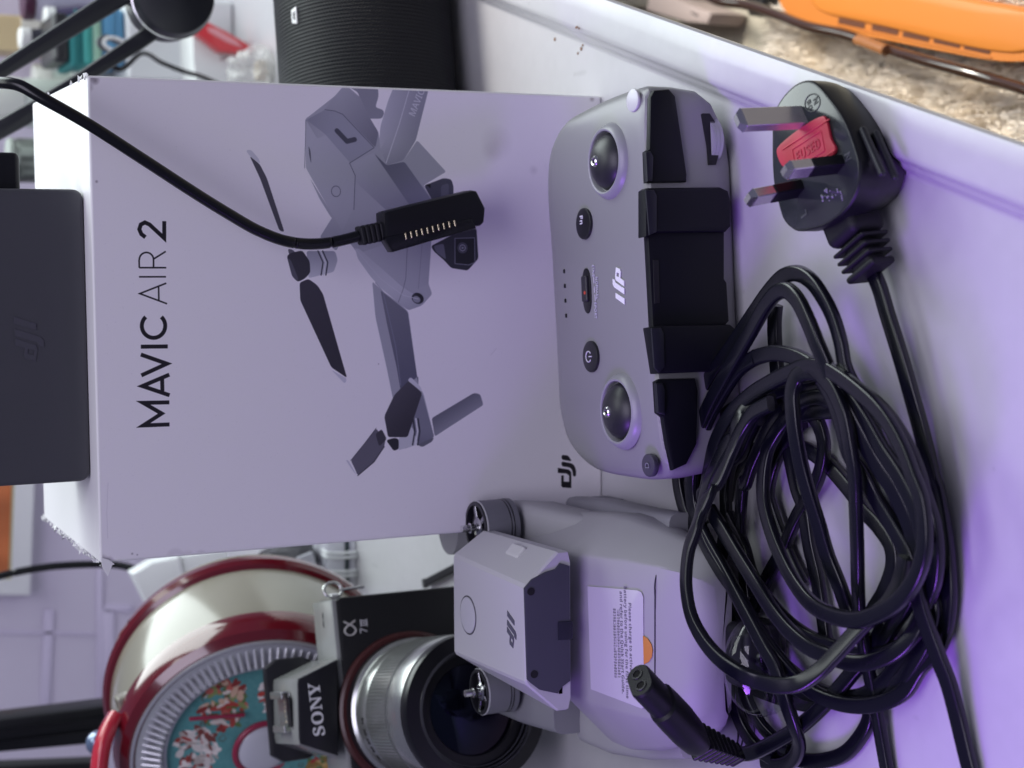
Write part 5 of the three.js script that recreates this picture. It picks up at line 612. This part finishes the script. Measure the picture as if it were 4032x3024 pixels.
{ // spiral notebooks behind the carton
  const z = -0.4, F = frame(V3(0, 0, z), V3(1, 0, 0), YN), defs = [['pale grey spiral notebook standing behind the carton', [[1285, 2120], [1360, 2115], [1362, 2330], [1285, 2335]], [0.5, 0.5, 0.56], 0], ['dark green notebook squeezed between two spiral notebooks', [[1360, 2120], [1378, 2120], [1380, 2320], [1362, 2322]], [0.03, 0.07, 0.07], 0.004], ['white spiral notebook beside the orange one', [[1380, 2115], [1408, 2112], [1410, 2322], [1380, 2325]], [0.55, 0.55, 0.62], 0], ['orange notebook next to the white spiral notebook', [[1410, 2110], [1428, 2110], [1422, 2230], [1404, 2235]], [0.55, 0.12, 0.03], 0.004]];
  for (const [lab, l, c, off] of defs) { const p = PZ(...l[2], z), g = thing('notebook', lab, 'notebook', p, 'notebooks standing behind the carton'); part(g, 'cover', slab(F, l, 0.05, 0.001, -0.05 - off), mat(c, 0.5)); if (off === 0) part(g, 'page_edges', slab(F, l.map(([x, y]) => [x + (x < (l[0][0] + l[1][0]) / 2 ? 8 : -8), y]), 0.0012, 0.0003, 0.0002), mat([0.6, 0.6, 0.66], 0.8)); }
  { const p = PZ(1428, 2180, z), g = thing('notebook', 'dark notebook with a yellow edge at the end of the spiral row', 'notebook', p, 'notebooks standing behind the carton'); part(g, 'cover', slab(F, [[1428, 2110], [1446, 2108], [1440, 2225], [1424, 2230]], 0.05, 0.001, -0.056), mat([0.03, 0.06, 0.05], 0.5)); part(g, 'page_edges', slab(F, [[1424, 2110], [1430, 2110], [1425, 2230], [1419, 2232]], 0.05, 0.001, -0.054), mat([0.55, 0.42, 0.08], 0.6)); }
  const gs = thing('wire_spiral', 'white wire binding rings around the standing notebooks', 'wire binding', PZ(1350, 2230, z)); for (const py of [2172, 2190, 2245, 2262]) { const pts = [[1268, py - 8], [1290, py + 4], [1340, py + 6], [1400, py + 2], [1412, py - 4]].map(([x, y], i) => PZ(x, y, z + (i === 0 || i === 4 ? -0.004 : 0.006))); part(gs, 'ring', round(pts, 0.0022, 8), mat([0.75, 0.77, 0.78], 0.3)); }
  const bx = thing('dark_trinket', 'small dark mottled trinket lying beside the notebooks', 'trinket', PZ(1190, 2200, z)); { const s = new THREE.IcosahedronGeometry(0.017, 3), p = s.attributes.position, v = V3(); for (let i = 0; i < p.count; i++) { v.fromBufferAttribute(p, i); const n = 0.7 + 0.6 * vnoise(v.x * 160 + 9, v.y * 160 + v.z * 90 + 9, 64); p.setXYZ(i, v.x * n, v.y * n * 1.3, v.z * n); } s.computeVertexNormals(); const c = PZ(1130, 2200, z - 0.02); s.translate(c.x, c.y, c.z); part(bx, 'trinket_body', s, mat([0.08, 0.08, 0.09], 0.3)); const k = new THREE.Matrix4().makeRotationZ(0.3).setPosition(PZ(1215, 2235, z)); part(bx, 'grey_tag', box(0.022, 0.013, 0.004, 0.001, k), mat([0.42, 0.42, 0.47], 0.6)); }
  const wp = thing('white_paper', 'bright crumpled white paper under the notebooks', 'paper', PZ(1260, 2290, z)); { const F2 = frame(V3(0, 0, z + 0.02), V3(1, 0, 0), YN); part(wp, 'paper', slab(F2, [[1150, 2240], [1200, 2222], [1262, 2250], [1282, 2290], [1300, 2330], [1260, 2340], [1210, 2300]], 0.004, 0.001), mat([0.8, 0.82, 0.82], 0.6)); }
}

// ------------------------------------------------------------------ over the lip: rug, orange case, cord
{
  const y = FLOOR, rug = thing('shaggy_rug', 'cream shaggy rug on the floor beyond the shelf lip', 'rug', PY(3600, 400, y));
  const F = frame(PY(3400, 300, y), V3(1, 0, 0), V3(0, 0, -1)), out = [[3105, 60], [3085, 240], [3130, 300], [3700, 520], [4300, 760], [4500, 300], [4300, -60], [3500, -160]].map(([px, py]) => onF(F, px, py));
  part(rug, 'rug_backing', slabLocal(F, out, 0.008, 0.003), mat([0.74, 0.67, 0.55], 0.95));
  const t = new THREE.CylinderGeometry(0.0002, 0.0011, 1, 4, 3); { const p = t.attributes.position; for (let i = 0; i < p.count; i++) { const h = p.getY(i) + 0.5; p.setX(i, p.getX(i) + h * h * 0.55 * 0.02); p.setY(i, h); } } t.computeVertexNormals();
  const N = 9000, im = new THREE.InstancedMesh(t, mat([1, 1, 1], 0.9), N), m = new THREE.Matrix4(), q = new THREE.Quaternion(), col = new THREE.Color(); let k = 0, guard = 0;
  const inside = (x, z) => { let c = false; for (let i = 0, j = out.length - 1; i < out.length; j = i++) if ((out[i][1] > z) !== (out[j][1] > z) && x < (out[j][0] - out[i][0]) * (z - out[i][1]) / (out[j][1] - out[i][1]) + out[i][0]) c = !c; return c; };
  let x0 = 9, x1 = -9, z0 = 9, z1 = -9; for (const [a, b] of out) { x0 = Math.min(x0, a); x1 = Math.max(x1, a); z0 = Math.min(z0, b); z1 = Math.max(z1, b); }
  while (k < N && guard++ < 400000) { const a = x0 + rnd() * (x1 - x0), b = z0 + rnd() * (z1 - z0); if (!inside(a, b)) continue; const cl = vnoise(a * 90 + 50, b * 90 + 50, 512), dir = cl * 9 + rnd() * 1.4, lean = 0.7 + rnd() * 0.7; q.setFromEuler(new THREE.Euler(Math.sin(dir) * lean, rnd() * 6, Math.cos(dir) * lean)); const p = fromF(F, a, b, 0.006); m.compose(p.sub(rug.base), q, V3(1.5, 0.010 + rnd() * 0.012, 1.5)); im.setMatrixAt(k, m); const w = vnoise(a * 25 + 90, b * 25 + 90, 512), s = 0.82 + 0.18 * rnd(); im.setColorAt(k, col.setRGB(0.95 * s, (0.9 - 0.06 * w) * s, (0.83 - 0.14 * w) * s)); k++; }
  im.count = k; im.name = 'rug_pile'; im.userData = { kind: 'stuff' }; shade(im); rug.add(im);
  const C4 = crop(2932, 0), ht = 0.045, FT = frame(PY(3500, 120, y + ht), V3(1, 0, 0), V3(0, 0, -1)), og = mat([0.44, 0.145, 0.024], 0.38, { bumpMap: fine, bumpScale: 0.00005 });
  const tray = thing('orange_case', 'orange plastic case with five slots in its edge lying on the rug', 'case', PY(3600, 60, y));
  const rim = smoothPts([[3050, -60], [3072, 20], [3110, 62], [3170, 92], [3300, 120], [3500, 160], [3700, 200], [3900, 236], [3990, 243], [4060, 236], [4105, 200], [4125, 120], [4110, 55], [4032, 27], [3867, 0], [3600, -60], [3300, -130], [3100, -130]].map(([a, b]) => onF(FT, a, b)), 110);
  const base = rim.map(([s, t2]) => [s, t2]);
  const rg = (h, kk) => base.map(([s, t2]) => fromF(FT, s * kk, t2 * kk, h));
  const cb = part(tray, 'case_body', loft([rg(-ht + 0.002, 0.9), rg(-ht + 0.012, 0.955), rg(-0.006, 1), rg(-0.0015, 0.998), rg(0, 0.988)], true, true, 0.5), og);
  const inn = smoothPts([[3175, -70], [3192, 0], [3215, 32], [3250, 50], [3300, 64], [3500, 108], [3800, 180], [3930, 203], [4030, 207], [4080, 190], [4095, 120], [4080, 65], [4010, 40], [3850, 10], [3600, -40], [3300, -100], [3210, -100]].map(([a, b]) => onF(FT, a, b)), 100);
  let ix = 0, iy = 0; inn.forEach((p) => { ix += p[0] / 100; iy += p[1] / 100; }); const ri = (h, kk) => inn.map(([s, t2]) => fromF(FT, ix + (s - ix) * kk, iy + (t2 - iy) * kk, h));
  part(tray, 'raised_lid', loft([ri(-0.001, 1.0), ri(0.0008, 0.99), ri(0.0018, 0.97), ri(0.0021, 0.94), ri(0.0022, 0.5)], true, true, 0.7), mat([0.47, 0.16, 0.026], 0.36));
  const slots = C4([[840, 184], [1105, 236], [1350, 288], [1595, 336], [1835, 385]]);
  for (const [px, py] of slots) { const c = onF(FT, px, py, 0.001), dx = onF(FT, px + 50, py + 11, 0.001); const ang = Math.atan2(dx[1] - c[1], dx[0] - c[0]), L = Math.hypot(dx[0] - c[0], dx[1] - c[1]); const mm = M(FT).multiply(new THREE.Matrix4().makeTranslation(c[0], c[1], 0)).multiply(new THREE.Matrix4().makeRotationZ(ang)); const o = part(cb, 'slot', box(L * 2.1, 0.0046, 0.0012, 0.0005, mm.clone()), mat([0.08, 0.022, 0.006], 0.8)); part(o, 'slot_lip', merge([box(L * 2.5, 0.0011, 0.0022, 0.0005, mm.clone().multiply(new THREE.Matrix4().makeTranslation(0, 0.0038, 0))), box(L * 2.5, 0.0011, 0.0022, 0.0005, mm.clone().multiply(new THREE.Matrix4().makeTranslation(0, -0.0038, 0)))]), og); }
  const pts = [[2760, -30], [2832, 4], [2932, 18], [3060, 58], [3180, 104], [3330, 138], [3480, 190], [3600, 228], [3760, 272], [3900, 312], [4032, 352], [4140, 392]].map(([a, b], i) => PY(a, b, y + 0.052 + 0.004 * Math.sin(i * 1.9)));
  const cord = thing('brown_cord', 'glossy dark brown cord running past the orange case', 'cord', pts[4]);
  part(cord, 'cord', round(pts, 0.0088, 10), mat([0.028, 0.012, 0.006], 0.2, { clearcoat: 0.8, clearcoatRoughness: 0.15 }));
  { const l = [[3378, 158], [3410, 168], [3440, 180], [3470, 192], [3490, 200]].map(([a, b]) => PY(a, b, y + 0.0535)); part(cord, 'amber_patch', sweep(l, 0.0092, 0.0094, () => 0, 6, 1, 14), mat([0.26, 0.11, 0.04], 0.2, { clearcoat: 0.8, bumpMap: fine, bumpScale: 0.0004 })); }
  const ad = thing('black_adapter', 'small black adapter under the cord at the top edge', 'adapter', PY(2960, 45, y)); part(ad, 'adapter_body', slab(frame(PY(2960, 45, y + 0.03), V3(1, 0, 0), V3(0, 0, -1)), [[2920, -60], [3010, -50], [3000, 40], [2985, 68], [2940, 60]], 0.03, 0.004, -0.03), black);
  const cd = thing('cardboard_box', 'pinkish card box on the floor at the top edge', 'box', PY(2720, 70, y)), FC = frame(PY(2720, 70, y + 0.04), V3(1, 0, 0), V3(0, 0, -1)); part(cd, 'card_box', slab(FC, [[2560, -40], [2800, 52], [2782, 96], [2700, 88], [2618, 66], [2540, 40]], 0.04, 0.003, -0.04), mat([0.42, 0.34, 0.32], 0.7)); part(cd, 'grey_mark', slab(FC, [[2722, 45], [2748, 58], [2744, 64], [2720, 52]], 0.0008, 0.0002), mat([0.12, 0.1, 0.1], 0.7));
  const dw = thing('grey_rail', 'grey brown rail lying on the floor behind the card box', 'rail', PY(2560, 10, y)); part(dw, 'rail', slab(frame(PY(2560, 10, y + 0.02), V3(1, 0, 0), V3(0, 0, -1)), [[2380, -120], [2700, -60], [2740, 40], [2640, 30], [2500, 26], [2420, 0]], 0.02, 0.002, -0.02), mat([0.2, 0.18, 0.15], 0.6));
}
renderer.render(scene, camera);
